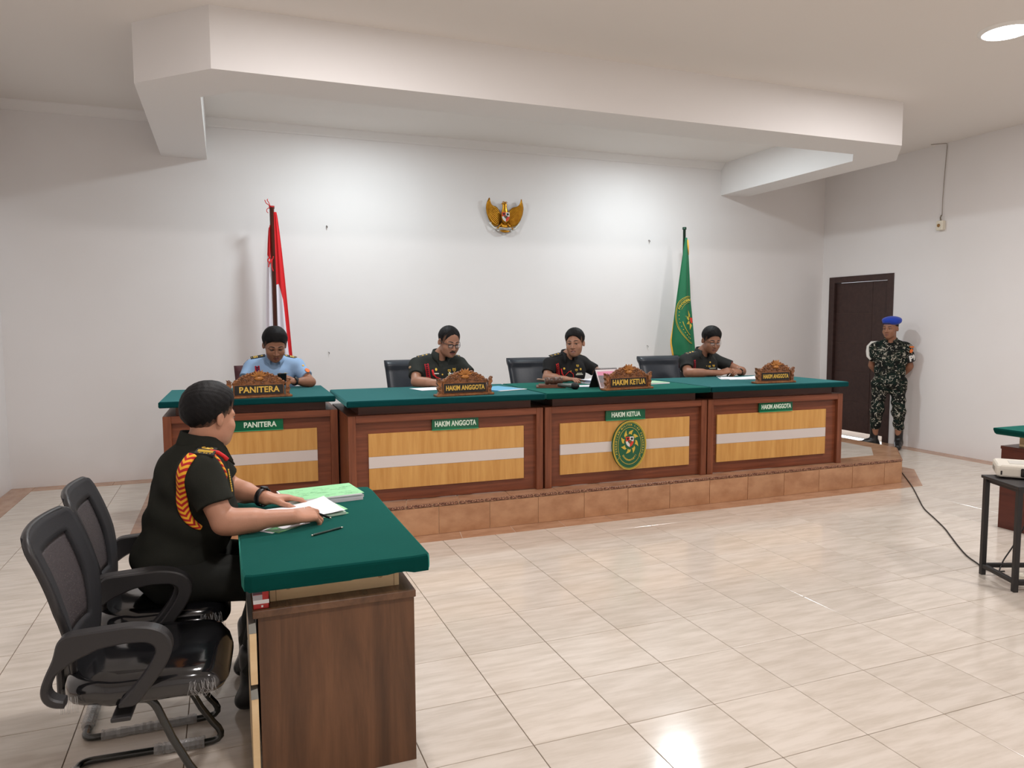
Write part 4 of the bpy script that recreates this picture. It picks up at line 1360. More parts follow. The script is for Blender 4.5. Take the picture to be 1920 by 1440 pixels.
# desk calendar
t = thing('desk_calendar', 'spiral desk calendar with pink group photo beside the carved plate', 'calendar', (2.005, 2.36, FZ), .10)
cal = MB()
cal.prism([(-.085, 0), (-.078, 0), (.004, .158), (.0, .162)], -.115, .115, 'x', M=Matrix.Identity(4))
cal.prism([(.085, 0), (.078, 0), (-.004, .158), (.0, .162)], -.115, .115, 'x')
c0 = cal.build('stand', mat('calendar_card', srgb(40, 38, 40), .5), t)
fm = frame_m((0, -.0462, .081), (1, 0, 0), V((0, .085, .16)).normalized(), V((0, -.16, .085)).normalized())
def plate(x0, x1, y0, y1, z, ma, nm, par):
    return MB().box(x0, x1, y0, y1, z, z + .0008, M=fm).build(nm, ma, par)
pg = plate(-.112, .112, -.085, .085, 0.0005, mat('calendar_page', srgb(214, 200, 204), .4), 'page', t)
plate(-.10, .10, .03, .066, .0015, mat('calendar_pink', srgb(214, 112, 152), .4), 'pink_header', pg)
plate(-.10, .10, -.035, .03, .0015, mat('calendar_photo', srgb(98, 72, 76), .4, noise=(38, srgb(44, 40, 48))), 'group_photo', pg)
plate(-.10, .10, -.075, -.036, .0015, mat('calendar_photo2', srgb(150, 90, 86), .4, noise=(60, srgb(90, 62, 60))), 'front_row', pg)
sp = MB()
for k in range(15):
    x = -.105 + k * .015
    sp.tube([(x, .008 * math.cos(a), .162 + .008 * math.sin(a)) for a in np.linspace(0, 2 * math.pi, 9)[:-1]], .0016, 5, closed=True)
sp.build('spiral_binding', mat('binding_wire', srgb(150, 148, 150), .3, .8), t, kind='stuff')

# ------------------------------------------------------------------ papers on the near table
TZ = .7575
t = sheet_stack('case_file', 'thick green covered case file at the far edge of the near table', 'folder', (-.632, .222, TZ), .13, .335, .235,
            [(.010, M_PAPER2, 0, 0, 0, 0), (.012, M_PAPER2, .004, .003, .015, 0), (.006, M_WHITE, -.003, 0, -.01, 0), (.0012, M_GREENP, .006, .004, .01, .0)])
pr = MB()
rnd = random.Random(3)
for k in range(30):      # typed lines on the cover, too fine to read
    L = rnd.uniform(.012, .05)
    x, y = rnd.uniform(-.14, .12), -.09 + .012 * (k % 14)
    pr.box(x, x + L * .35, y, y + .0012, .0312, .0315)
    pr.box(x + L * .45, x + L, y, y + .0012, .0312, .0315)
pr.build('typed_lines', mat('grey_ink', srgb(92, 140, 104), .7), t, kind='stuff')
sheet_stack('open_file', 'open papers with green sheet under the hands of the seated prosecutor', 'papers', (-.752, -.045, TZ), .27, .32, .23,
            [(.0012, M_GREENP, .01, -.005, .1, 0), (.009, mat('green_page_edges', srgb(150, 186, 160), .8, noise=(60, srgb(206, 222, 208), (.3, .3, 16))), .005, 0, 0, .0), (.0012, M_GREENP, .015, .012, .06, .01), (.0008, M_WHITE, 0, 0, 0, .014), (.0008, M_WHITE, -.006, -.004, -.03, .024)])
sheet_stack('paper_slip', 'white and green slip peeking out under the forearm on the near table', 'paper', (-.835, -.215, TZ), .45, .12, .08,
            [(.0006, M_WHITE, -.02, 0, .3, 0), (.0006, mat('green_print', srgb(80, 168, 92), .5, noise=(30, srgb(40, 60, 44))), .0, -.02, .25, 0), (.0006, M_WHITE, .05, .0, 0, 0)])
def pen(label, a, b, r=.0042, body=M_BLACK, group=None):
    a, b = V(a), V(b); d = (b - a); L = d.length; d.normalize()
    x = d.orthogonal().normalized()
    t = thing('ball_pen', label, 'pen', a, 0, group)
    M = frame_m((0, 0, 0), x, d.cross(x), d)
    MB().lathe([(r * .7, .006), (r, .010), (r, L - .012)], 10, M=M).build('barrel', body, t)
    MB().lathe([(r * .9, L - .012), (r * .6, L - .004), (r * .2, L)], 10, M=M).build('tip', mat('pale_metal', srgb(208, 206, 190), .25, .8), t)
    MB().lathe([(r * .5, 0), (r * .9, .001), (r * .9, .006)], 10, M=M).build('end_cap', MATS['pale_metal'], t)
    return t
pen('dark ball pen lying alone on the green felt of the near table', (-.735, -.395, TZ + .0045), (-.606, -.322, TZ + .0045), body=mat('dark_green_barrel', srgb(22, 44, 36), .3))

# ------------------------------------------------------------------ projector table and its cables
o_ = V((3.29, -.115, 0)); s_ = V((-.379, -.925, 0)).normalized(); r_ = V((.925, -.379, 0)).normalized()
t = thing('steel_stand', 'small black steel stand that carries the white projector', 'table', o_, math.atan2(r_.y, r_.x))
W, D = .48, .30          # local x to the far end, local -y towards the camera
def sq(mb, x0, x1, y0, y1, z0, z1):
    mb.box(x0, x1, y0, y1, z0, z1, .002)
for x in (0, W):
    for y in (0, -D):
        MB().box(x - .014, x + .014, y - .014, y + .014, 0, .60, .002).build('leg', M_DKSTEEL, t)
rl = MB()
sq(rl, .0145, W - .0145, -.012, .012, .045, .07); sq(rl, .0145, W - .0145, -D - .012, -D + .012, .045, .07)
sq(rl, -.012, .012, -D + .0145, -.0145, .045, .07); sq(rl, W - .012, W + .012, -D + .0145, -.0145, .045, .07)
rl.build('stretcher', M_DKSTEEL, t)
MB().box(-.022, W + .022, -D - .022, .022, .600, .618, .002).build('top', M_DKSTEEL, t)
MB().box(.0, W, -D, .0, .578, .5995).build('top_rail', M_DKSTEEL, t)
# projector
P0 = V((3.475, -.235, .6185))
t = thing('projector', 'white video projector standing on the black steel stand', 'projector', P0, -.86)
proj_t = t
M_PROJ = mat('warm_white_plastic', srgb(214, 209, 197), .4)
b = MB()
prof = [(-.17, -.115), (-.155, -.130), (.155, -.130), (.17, -.115), (.17, .115), (.155, .13), (-.155, .13), (-.17, .115)]
rings = [(.97, .010), (1.0, .018), (1.0, .060), (.985, .072), (.94, .080)]
vs = [(x * k, y * k, z) for k, z in rings for x, y in prof]
fs = [(i * 8 + q, i * 8 + (q + 1) % 8, (i + 1) * 8 + (q + 1) % 8, (i + 1) * 8 + q) for i in range(4) for q in range(8)] + [tuple(range(8))[::-1], tuple(32 + q for q in range(8))]
b.add(vs, fs)
b.build('casing', M_PROJ, t)
MB().box(-.05, .11, -.1325, -.128, .016, .066, .004).build('lens_window', mat('smoked_window', srgb(18, 18, 20), .15), t)
MB().lathe([(.022, 0), (.022, .006), (.017, .006)], 18, M=frame_m((.03, -.1325, .040), (1, 0, 0), (0, 0, 1), (0, -1, 0))).build('lens', M_CHROME, t)
MB().box(-.10, .10, -.06, .06, .0802, .0822, .001).build('top_panel', mat('grey_top', srgb(196, 194, 186), .4), t)
for (x, y) in ((-.14, -.10), (.14, -.10), (0, .10)):
    MB().lathe([(.012, 0), (.012, .006), (.008, .011)], 10, M=Matrix.Translation((x, y, 0))).build('foot', M_BLACK, t)
vt = MB()
for k in range(6):
    vt.box(-.1705, -.169, -.02 + .02 * k, -.01 + .02 * k, .022, .05)
vt.build('side_vents', mat('vent_grey', srgb(120, 116, 108), .6), t, kind='stuff')
MB().box(-.150, -.142, -.1325, -.129, .022, .046, .001).build('side_port', M_BLACK, t)
# things on the floor under the stand
t = thing('power_strip', 'white power strip on the floor under the black steel stand', 'power strip', o_ + r_ * .30 + s_ * .10, math.atan2(r_.y, r_.x))
MB().box(-.15, .15, -.03, .03, 0, .035, .004).build('body', M_IVORY, t)
for k in range(4):
    MB().lathe([(.018, 0), (.018, .0015), (.014, .0015)], 14, M=Matrix.Translation((-.10 + .065 * k, 0, .035))).build('outlet', mat('outlet_grey', srgb(190, 186, 176), .5), t)
t = thing('power_adapter', 'black power adapter with a coil of cable under the steel stand', 'adapter', o_ + r_ * .19 + s_ * .245, math.atan2(r_.y, r_.x))
MB().box(-.06, .06, -.025, .025, 0, .03, .004).build('brick_body', M_BLACK, t)
MB().tube([(-.06, 0, .015), (-.10, .005, .02), (-.13, .03, .012), (-.10, .045, .006), (-.02, .04, .006), (.06, .042, .006), (.10, .03, .006)], .004, 6).build('lead', M_CABLE, t)
c = MB()
c.tube(spline([(5.42, 2.31, .006), (5.25, 2.12, .006), (4.95, 1.79, .006), (4.62, 1.45, .006), (4.36, 1.18, .006), (4.16, .92, .006), (3.98, .69, .006), (3.82, .51, .006), (3.66, .33, .006), (3.52, .16, .006), (3.44, .03, .006), (3.385, -.06, .006), (3.39, -.12, .006), (3.44, -.15, .010)], 6), .0048, 6)
tag(c.build('extension_cable', M_CABLE), 'black cable running across the tiles from the platform corner to the steel stand', 'cable')
c = MB()
c.tube(spline([o_ + r_ * .30 + s_ * .02 + V((0, 0, .67)), o_ + r_ * .33 - s_ * .06 + V((0, 0, .64)), o_ + r_ * .36 - s_ * .07 + V((0, 0, .48)), o_ + r_ * .28 - s_ * .05 + V((0, 0, .30)), o_ + r_ * .20 - s_ * .03 + V((0, 0, .17)), o_ + r_ * .12 + s_ * .0 + V((0, 0, .075)), o_ + r_ * .07 + s_ * .06 + V((0, 0, .012)), o_ + r_ * .15 + s_ * .09 + V((0, 0, .008)), o_ + r_ * .23 + s_ * .11 + V((0, 0, .01))], 6), .0045, 6)
o = c.build('cable', M_CABLE, proj_t)
o.matrix_parent_inverse = (Matrix.Translation(P0) @ Matrix.Rotation(-.86, 4, 'Z')).inverted()

# ------------------------------------------------------------------ people: implicit surfaces meshed in numpy
f32 = np.float32
class Field:
    def __init__(s, xs, ys, zs):
        s.ax = [np.asarray(a, f32) for a in (xs, ys, zs)]
        s.D = np.full([len(a) for a in s.ax], 4.0, f32)
    def sub(s, lo, hi):
        sl = []
        for a, l, h in zip(s.ax, lo, hi):
            i, j = int(np.searchsorted(a, l)), int(np.searchsorted(a, h))
            if j - i < 1:
                return None
            sl.append(slice(i, j))
        X = s.ax[0][sl[0]][:, None, None]; Y = s.ax[1][sl[1]][None, :, None]; Z = s.ax[2][sl[2]][None, None, :]
        return tuple(sl), X, Y, Z
    def union(s, lo, hi, fn, k):
        q = s.sub(lo, hi)
        if q is None:
            return
        sl, X, Y, Z = q
        d = fn(X, Y, Z)
        D = s.D[sl]
        if k > 0:
            h = np.maximum(k - np.abs(D - d), 0)
            s.D[sl] = np.minimum(D, d) - h * h * f32(.25 / k)
        else:
            s.D[sl] = np.minimum(D, d)
    def carve(s, lo, hi, fn, k=0.004):
        q = s.sub(lo, hi)
        if q is None:
            return
        sl, X, Y, Z = q
        d = -fn(X, Y, Z)
        D = s.D[sl]
        h = np.maximum(k - np.abs(D - d), 0)
        s.D[sl] = np.maximum(D, d) + h * h * f32(.25 / k)
    def capfn(s, a, b, ra, rb):
        a = np.array(a, f32); b = np.array(b, f32); v = b - a
        L2 = float(v @ v) + 1e-12
        def fn(X, Y, Z):
            t = ((X - a[0]) * f32(v[0] / L2) + (Y - a[1]) * f32(v[1] / L2) + (Z - a[2]) * f32(v[2] / L2))
            t = np.clip(t, 0, 1)
            dx, dy, dz = X - a[0] - t * v[0], Y - a[1] - t * v[1], Z - a[2] - t * v[2]
            return np.sqrt(dx * dx + dy * dy + dz * dz) - (f32(ra) + t * f32(rb - ra))
        m = max(ra, rb)
        return fn, np.minimum(a, b) - m, np.maximum(a, b) + m
    def cap(s, a, b, ra, rb=None, k=.012, clip=None):
        rb = ra if rb is None else rb
        fn, lo, hi = s.capfn(a, b, ra, rb)
        p = k + .012
        if clip is not None:      # keep only the side of a plane: (point, normal) -> d = n.(p-point) <= 0
            c, n = np.array(clip[0], f32), np.array(clip[1], f32)
            f0 = fn
            fn = lambda X, Y, Z: np.maximum(f0(X, Y, Z), (X - c[0]) * n[0] + (Y - c[1]) * n[1] + (Z - c[2]) * n[2])
        s.union(lo - p, hi + p, fn, k)
    def ellfn(s, c, r, R=None):
        c = np.array(c, f32); r = np.array(r, f32)
        R = np.eye(3, dtype=f32) if R is None else np.array(R, f32)     # columns: local axes in the world
        def fn(X, Y, Z):
            x, y, z = X - c[0], Y - c[1], Z - c[2]
            k0 = 0; k1 = 0
            for i in range(3):
                q = (x * R[0, i] + y * R[1, i] + z * R[2, i]) * f32(1 / r[i])
                k0 = k0 + q * q
                q2 = q * f32(1 / r[i]); k1 = k1 + q2 * q2
            k0 = np.sqrt(k0); k1 = np.sqrt(k1)
            return k0 * (k0 - 1) / np.maximum(k1, 1e-6)
        m = float(max(r))
        return fn, c - m, c + m
    def ell(s, c, r, R=None, k=.012):
        fn, lo, hi = s.ellfn(c, r, R); p = k + .012
        s.union(lo - p, hi + p, fn, k)
    def value(s, p):
        ix = []
        for a, q in zip(s.ax, p):
            i = int(np.clip(np.searchsorted(a, q) - 1, 0, len(a) - 2)); ix.append((i, float((q - a[i]) / (a[i + 1] - a[i]))))
        v = 0.0
        for di in (0, 1):
            for dj in (0, 1):
                for dk in (0, 1):
                    w = (ix[0][1] if di else 1 - ix[0][1]) * (ix[1][1] if dj else 1 - ix[1][1]) * (ix[2][1] if dk else 1 - ix[2][1])
                    v += w * float(s.D[ix[0][0] + di, ix[1][0] + dj, ix[2][0] + dk])
        return v
    def normal(s, p, e=.006):
        g = V([s.value(p + V((e, 0, 0))) - s.value(p - V((e, 0, 0))), s.value(p + V((0, e, 0))) - s.value(p - V((0, e, 0))), s.value(p + V((0, 0, e))) - s.value(p - V((0, 0, e)))])
        return g.normalized() if g.length > 1e-9 else V((0, 0, 1))
    def march(s, p, d, L=.4, step=.003):
        p = V(p); d = V(d).normalized()
        for _ in range(int(L / step)):
            if s.value(p) < 0:
                for _ in range(5):
                    p = p - d * (step / 4)
                    if s.value(p) > 0:
                        break
                return p
            p = p + d * step
        return None
    def mesh(s):
        D = s.D; S = D < 0
        S8 = S.view(np.int8)
        c = S8[:-1, :-1, :-1].copy()
        for i in (0, 1):
            for j in (0, 1):
                for k in (0, 1):
                    if i or j or k:
                        c += S8[i:c.shape[0] + i, j:c.shape[1] + j, k:c.shape[2] + k]
        act = np.argwhere((c > 0) & (c < 8))
        idm = np.full(c.shape, -1, np.int32)
        idm[act[:, 0], act[:, 1], act[:, 2]] = np.arange(len(act))
        cor = [(i, j, k) for i in (0, 1) for j in (0, 1) for k in (0, 1)]
        val = np.stack([D[act[:, 0] + i, act[:, 1] + j, act[:, 2] + k] for i, j, k in cor], 1)
        acc = np.zeros((len(act), 3), f32); cnt = np.zeros((len(act), 1), f32)
        edges = [(a, b) for a in range(8) for b in range(a + 1, 8) if sum(abs(cor[a][q] - cor[b][q]) for q in range(3)) == 1]
        for a, b in edges:
            va, vb = val[:, a], val[:, b]
            mk = (va < 0) != (vb < 0)
            t = np.where(mk, va / np.where(mk, va - vb, 1), 0)[:, None]
            pa, pb = np.array(cor[a], f32), np.array(cor[b], f32)
            acc += np.where(mk[:, None], pa + (pb - pa) * t, 0); cnt += mk[:, None]
        loc = acc / cnt
        V3 = np.empty((len(act), 3), f32)
        for q in range(3):
            a = s.ax[q]
            V3[:, q] = a[act[:, q]] + loc[:, q] * (a[act[:, q] + 1] - a[act[:, q]])
        quads = []
        for q in range(3):
            o1, o2 = [(1, 2), (2, 0), (0, 1)][q]
            A = np.take(S, range(0, S.shape[q] - 1), q) if False else S[tuple(slice(0, -1) if r == q else slice(None) for r in range(3))]
            B = S[tuple(slice(1, None) if r == q else slice(None) for r in range(3))]
            e = np.argwhere(A != B)
            ok = (e[:, o1] > 0) & (e[:, o2] > 0) & (e[:, o1] < S.shape[o1] - 1) & (e[:, o2] < S.shape[o2] - 1)
            e = e[ok]
            inside = A[e[:, 0], e[:, 1], e[:, 2]]
            def cid(d1, d2):
                z = e.copy(); z[:, o1] -= d1; z[:, o2] -= d2
                return idm[z[:, 0], z[:, 1], z[:, 2]]
            qd = np.stack([cid(1, 1), cid(0, 1), cid(0, 0), cid(1, 0)], 1)
            qd[~inside] = qd[~inside][:, ::-1]
            quads.append(qd)
        Q = np.concatenate(quads)
        Q = Q[(Q >= 0).all(1)]
        return V3, Q
    def build(s, name, mats, parent, matfn=None, smooth=2):
        P, Q = s.mesh()
        if smooth:
            e = np.concatenate([Q[:, [0, 1]], Q[:, [1, 2]], Q[:, [2, 3]], Q[:, [3, 0]]])
            deg = np.bincount(e.ravel(), minlength=len(P)).astype(f32)[:, None]
            for it in range(smooth):
                acc = np.zeros_like(P)
                for q in range(3):
                    acc[:, q] = np.bincount(e[:, 0], P[e[:, 1], q], len(P)) + np.bincount(e[:, 1], P[e[:, 0], q], len(P))
                P = P * .5 + .5 * acc / np.maximum(deg, 1)
        if parent is not None:
            P = P - np.array(parent.location, f32)
        me = bpy.data.meshes.new(name)
        me.vertices.add(len(P)); me.vertices.foreach_set('co', P.astype(f32).ravel())
        me.loops.add(len(Q) * 4); me.loops.foreach_set('vertex_index', Q.astype(np.int32).ravel())
        me.polygons.add(len(Q)); me.polygons.foreach_set('loop_start', np.arange(0, len(Q) * 4, 4, dtype=np.int32))
        me.polygons.foreach_set('use_smooth', np.ones(len(Q), bool))
        if not isinstance(mats, (list, tuple)):
            mats = [mats]
        for q in mats:
            me.materials.append(q)
        if matfn is not None:
            C = P[Q].mean(1) + (np.array(parent.location, f32) if parent is not None else 0)
            me.polygons.foreach_set('material_index', matfn(C).astype(np.int32))
        me.update(calc_edges=True)
        me.validate()
        return link(name, me, parent)

def axis(lo, hi, h, fine=()):
    """grid coordinates from lo to hi with step h, finer inside the (lo,hi,h) spans"""
    out = [lo]
    while out[-1] < hi:
        st = h
        for a, b, hf in fine:
            if a <= out[-1] < b:
                st = min(st, hf)
        out.append(out[-1] + st)
    return np.array(out, f32)

def rot_from(fwd, roll=0.0):
    f = V(fwd).normalized()
    r = f.cross(V((0, 0, 1))).normalized()
    u = r.cross(f)
    c, s = math.cos(roll), math.sin(roll)
    r2, u2 = r * c + u * s, u * c - r * s
    return r2, f, u2                  # right, forward, up

class Head:
    """a head in its own frame: x right, y forward, z up, metres; centre between the ears"""
    def __init__(s, c, fwd, roll=0.0, scale=1.0, **kw):
        s.c = V(c); s.r, s.f, s.u = rot_from(fwd, roll); s.s = scale
        s.R = np.array([[s.r[i], s.f[i], s.u[i]] for i in range(3)], f32)
        s.kw = kw
    def P(s, x, y, z):
        return s.c + (s.r * x + s.f * y + s.u * z) * s.s
    def loc(s, X, Y, Z):
        x, y, z = X - f32(s.c.x), Y - f32(s.c.y), Z - f32(s.c.z)
        R = s.R; k = f32(1 / s.s)
        return [(x * R[0, i] + y * R[1, i] + z * R[2, i]) * k for i in range(3)]
    def e(s, F, c, r, k):
        F.ell(s.P(*c), [q * s.s for q in r], s.R, k * s.s)
    def shape(s, F, grow=0.0):
        g = grow; w = s.kw.get('wide', 1.0); jaw = s.kw.get('jaw', 1.0)
        s.e(F, (0, -.016, .036), ((.077 + g) * w, .098 + g, .090 + g), 0)
        s.e(F, (0, .018, -.028), ((.066 + g) * w, .076 + g, .086 + g), .03)
        s.e(F, (0, .030, -.072), ((.053 + g) * w * jaw, .054 + g, .044 + g), .03)
        s.e(F, (0, .066, -.098), (.020 + g, .018 + g, .016 + g), .03)
    def face(s, F):
        P = s.P; k = s.s
        for sx in (-1, 1):
            s.e(F, (sx * .042, .055, -.034), (.024, .024, .024), .022)
            F.cap(P(sx * .012, .083, .017), P(sx * .050, .066, .016), .0105 * k, .008 * k, .014)
        for sx in (-1, 1):
            fn, lo, hi = F.ellfn(P(sx * .032, .097, -.002), [.019 * k, .020 * k, .0115 * k], s.R)
            F.carve(lo - .01, hi + .01, fn, .010)
        F.cap(P(0, .087, .008), P(0, .106, -.034), .0075 * k, .0115 * k, .010)
        for sx in (-1, 1):
            s.e(F, (sx * .0135, .094, -.037), (.0085, .011, .008), .006)
            F.cap(P(sx * .034, .074, .0105), P(sx * .034 + sx * .001, .0775, .0105), .0095 * k, None, .008)   # upper lids
        if s.kw.get('smile'):
            F.cap(P(-.024, .083, -.060), P(0, .092, -.066), .0055 * k, .0062 * k, .006); F.cap(P(.024, .083, -.060), P(0, .092, -.066), .0055 * k, .0062 * k, .006)
            F.cap(P(-.020, .082, -.074), P(0, .088, -.082), .005 * k, .0072 * k, .006); F.cap(P(.020, .082, -.074), P(0, .088, -.082), .005 * k, .0072 * k, .006)
            fn, lo, hi = F.ellfn(P(0, .096, -.0725), [.021 * k, .014 * k, .0055 * k], s.R)
            F.carve(lo - .01, hi + .01, fn, .003)
        else:
            F.cap(P(-.020, .084, -.066), P(0, .092, -.064), .005 * k, .0062 * k, .006); F.cap(P(.020, .084, -.066), P(0, .092, -.064), .005 * k, .0062 * k, .006)
            F.cap(P(-.017, .083, -.074), P(0, .089, -.076), .005 * k, .007 * k, .006); F.cap(P(.017, .083, -.074), P(0, .089, -.076), .005 * k, .007 * k, .006)
            fn, lo, hi = F.capfn(P(-.022, .094, -.0695), P(.022, .094, -.0695), .0032 * k, .0032 * k)
            F.carve(lo - .01, hi + .01, fn, .003)
        for sx in (-1, 1):      # ears with a hollow
            Rr = np.array(Matrix(s.R.tolist()) @ Matrix.Rotation(sx * .35, 3, 'Z') @ Matrix.Rotation(-.15, 3, 'X'), f32)
            w = s.kw.get('wide', 1.0)
            F.ell(P(sx * .079 * w, -.012, -.004), [.0095 * k, .019 * k, .031 * k], Rr, .006)
            fn, lo, hi = F.ellfn(P(sx * .0885 * w, -.006, .0), [.007 * k, .010 * k, .018 * k], Rr)
            F.carve(lo - .01, hi + .01, fn, .004)

def hand(F, w, d, n, right, curls, thumb=(.6, .35), s=1.0, spread=.06):
    """w wrist, d towards the knuckles, n out of the back of the hand; curls: four (a1,a2,a3) bends; returns fingertip points"""
    d = V(d).normalized(); n = V(n); n = (n - d * n.dot(d)).normalized()
    t = n.cross(d) if right else d.cross(n)
    w = V(w)
    tips = []
    off = (.031, .0105, -.0105, -.029); pl = (.088, .092, .087, .079)
    seg = ((.043, .026, .021), (.047, .030, .022), (.043, .028, .021), (.034, .021, .019))
    F.ell(w + (d * .046 + t * .001) * s, [.036 * s, .046 * s, .0155 * s], np.array([[t[i], d[i], n[i]] for i in range(3)], f32), .02)
    for q in range(4):
        kn = w + (d * pl[q] + t * off[q]) * s + n * (.003 * s)
        F.cap(w + t * (off[q] * .55 * s) + d * .01 * s, kn, .0125 * s, .0108 * s, .012)
        dd = (d + t * (off[q] * 2.2 * spread / .06 * .3)).normalized()
        lat = dd.cross(n).normalized()
        p = kn; rr = (.0098, .0088, .0080, .0070) if q < 3 else (.0086, .0077, .007, .006)
        a = 0
        for j in range(3):
            a += curls[q][j]
            v = dd * math.cos(a) - n * math.sin(a)
            e = p + v * (seg[q][j] * s)
            F.cap(p, e, rr[j] * s, rr[j + 1] * s, .0035)
            p = e
        tips.append(p)
    b0 = w + (d * .022 + t * .020 - n * .004) * s
    b1 = b0 + (d * .030 + t * .024 - n * .012) * s
    dir1 = (d * math.cos(thumb[0]) + t * math.sin(thumb[0]) - n * .25).normalized()
    dir2 = (d * math.cos(thumb[1]) - t * -math.sin(thumb[1]) - n * .35).normalized()
    b2 = b1 + dir1 * .034 * s; b3 = b2 + dir2 * .028 * s
    F.cap(b0, b1, .016 * s, .0125 * s, .012); F.cap(b1, b2, .0115 * s, .010 * s, .005); F.cap(b2, b3, .0098 * s, .0075 * s, .004)
    tips.append(b3)
    return tips

def skin_mat(name, c):
    c2 = tuple(q * .86 for q in c[:3]) + (1,)
    m = mat(name, c, .48, spec=.4, noise=(14, c2, (1, 1, 1), 3), bump=(160, .10))
    m.node_tree.nodes['Principled BSDF'].inputs['Subsurface Weight'].default_value = 0.0
    return m
M_HAIR = mat('black_hair', srgb(20, 19, 20), .62, spec=.18, bump=(260, .35))
M_BROW = mat('brow_hair', srgb(34, 27, 24), .7)
M_EYEW = mat('eye_white', srgb(206, 200, 194), .25)
M_IRIS = mat('dark_iris', srgb(26, 18, 14), .15)
M_TEETH = mat('teeth', srgb(226, 220, 208), .3)
M_ARMY = mat('dark_olive_cloth', srgb(45, 46, 41), .95, spec=.08, noise=(5, srgb(39, 40, 36)), bump=(420, .25))
M_ARMY2 = mat('dark_grey_green_cloth', srgb(54, 57, 54), .95, spec=.1, noise=(5, srgb(47, 50, 48)), bump=(420, .2))
M_NAVY = mat('sky_blue_cloth', srgb(150, 180, 214), .8, spec=.2, noise=(6, srgb(142, 172, 208)), bump=(420, .15))
M_TROUS = mat('black_green_trousers', srgb(33, 34, 31), .85, spec=.2, bump=(420, .2))
M_BOOT = mat('black_boot_leather', srgb(20, 20, 21), .35, spec=.5, bump=(60, .1))
M_EPAU = mat('black_shoulder_board', srgb(20, 21, 22), .6)
M_GOLDT = mat('gold_thread', srgb(226, 186, 76), .4, .25)
M_SILVT = mat('silver_thread', srgb(206, 206, 196), .4, .3)
M_ROPE = mat('red_braid', srgb(188, 22, 36), .7)
M_ROPED = mat('dark_braid', srgb(64, 16, 34), .7)
M_RIB = mat('ribbon_blue', srgb(112, 150, 190), .6, noise=(300, srgb(222, 206, 96), (1, .01, .01), 0))
M_WATCH = mat('black_strap', srgb(22, 20, 22), .45)

def camo():
    m = bpy.data.materials.new('camouflage_cloth')
    m.use_nodes = True
    nt = m.node_tree; b = nt.nodes['Principled BSDF']; b.inputs['Roughness'].default_value = .9; b.inputs['Specular IOR Level'].default_value = .2
    tc = nt.nodes.new('ShaderNodeTexCoord')
    def layer(scale, thr, col, prev, dist, stretch, seed):
        mp = nt.nodes.new('ShaderNodeMapping'); mp.inputs['Scale'].default_value = stretch; mp.inputs['Location'].default_value = (seed, seed * 2, seed * 3)
        n = nt.nodes.new('ShaderNodeTexNoise'); n.inputs['Scale'].default_value = scale; n.inputs['Detail'].default_value = 1.5; n.inputs['Distortion'].default_value = dist
        r = nt.nodes.new('ShaderNodeValToRGB'); r.color_ramp.interpolation = 'CONSTANT'
        r.color_ramp.elements[0].color = (0, 0, 0, 1); r.color_ramp.elements[1].position = thr; r.color_ramp.elements[1].color = (1, 1, 1, 1)
        mx = nt.nodes.new('ShaderNodeMix'); mx.data_type = 'RGBA'
        nt.links.new(tc.outputs['Object'], mp.inputs[0]); nt.links.new(mp.outputs[0], n.inputs['Vector']); nt.links.new(n.outputs[0], r.inputs[0]); nt.links.new(r.outputs[0], mx.inputs[0])
        if isinstance(prev, tuple):
            mx.inputs[6].default_value = prev
        else:
            nt.links.new(prev.outputs[2], mx.inputs[6])
        mx.inputs[7].default_value = col
        return mx
    a = layer(7, .50, srgb(18, 32, 28), srgb(20, 23, 22), 1.2, (1, 1, 1.4), 2.3)
    a = layer(12, .60, srgb(60, 62, 52), a, 2.0, (1, 1, 1.2), 8.1)
    a = layer(12.5, .605, srgb(166, 161, 148), a, 3.0, (1.1, 1.1, 1.4), 5.7)
    nt.links.new(a.outputs[2], b.inputs['Base Color'])
    return m
M_CAMO = camo()

def child_mesh(mb, name, ma, t, fix=True):
    o = mb.build(name, ma, t, fix)
    o.location = -t.location
    return o

def fabric(F, amp=.003, freq=1.0, seed=0.0):
    """soft folds: the surface is pushed in and out by slow waves"""
    X = F.ax[0][:, None, None] * f32(freq); Y = F.ax[1][None, :, None] * f32(freq); Z = F.ax[2][None, None, :] * f32(freq)
    w = np.sin(X * 31 + np.sin(Z * 23 + seed) * 1.6 + seed) * np.sin(Y * 27 + Z * 19 + seed * 2) + .7 * np.sin(Z * 52 + X * 18 - Y * 21 + seed * 3)
    F.D += (f32(amp) * w).astype(f32)

def on_surface(F, p, d, L=.5):
    q = F.march(p, d, L)
    if q is None:
        q = V(p) + V(d).normalized() * .15
        return q, -V(d).normalized()
    return q, F.normal(q)

def decal_m(q, n, upv=(0, 0, 1), off=.001):
    n = V(n).normalized(); y = V(upv) - n * V(upv).dot(n); y.normalize()
    x = y.cross(n)
    return frame_m(V(q) + n * off, x, y, n)

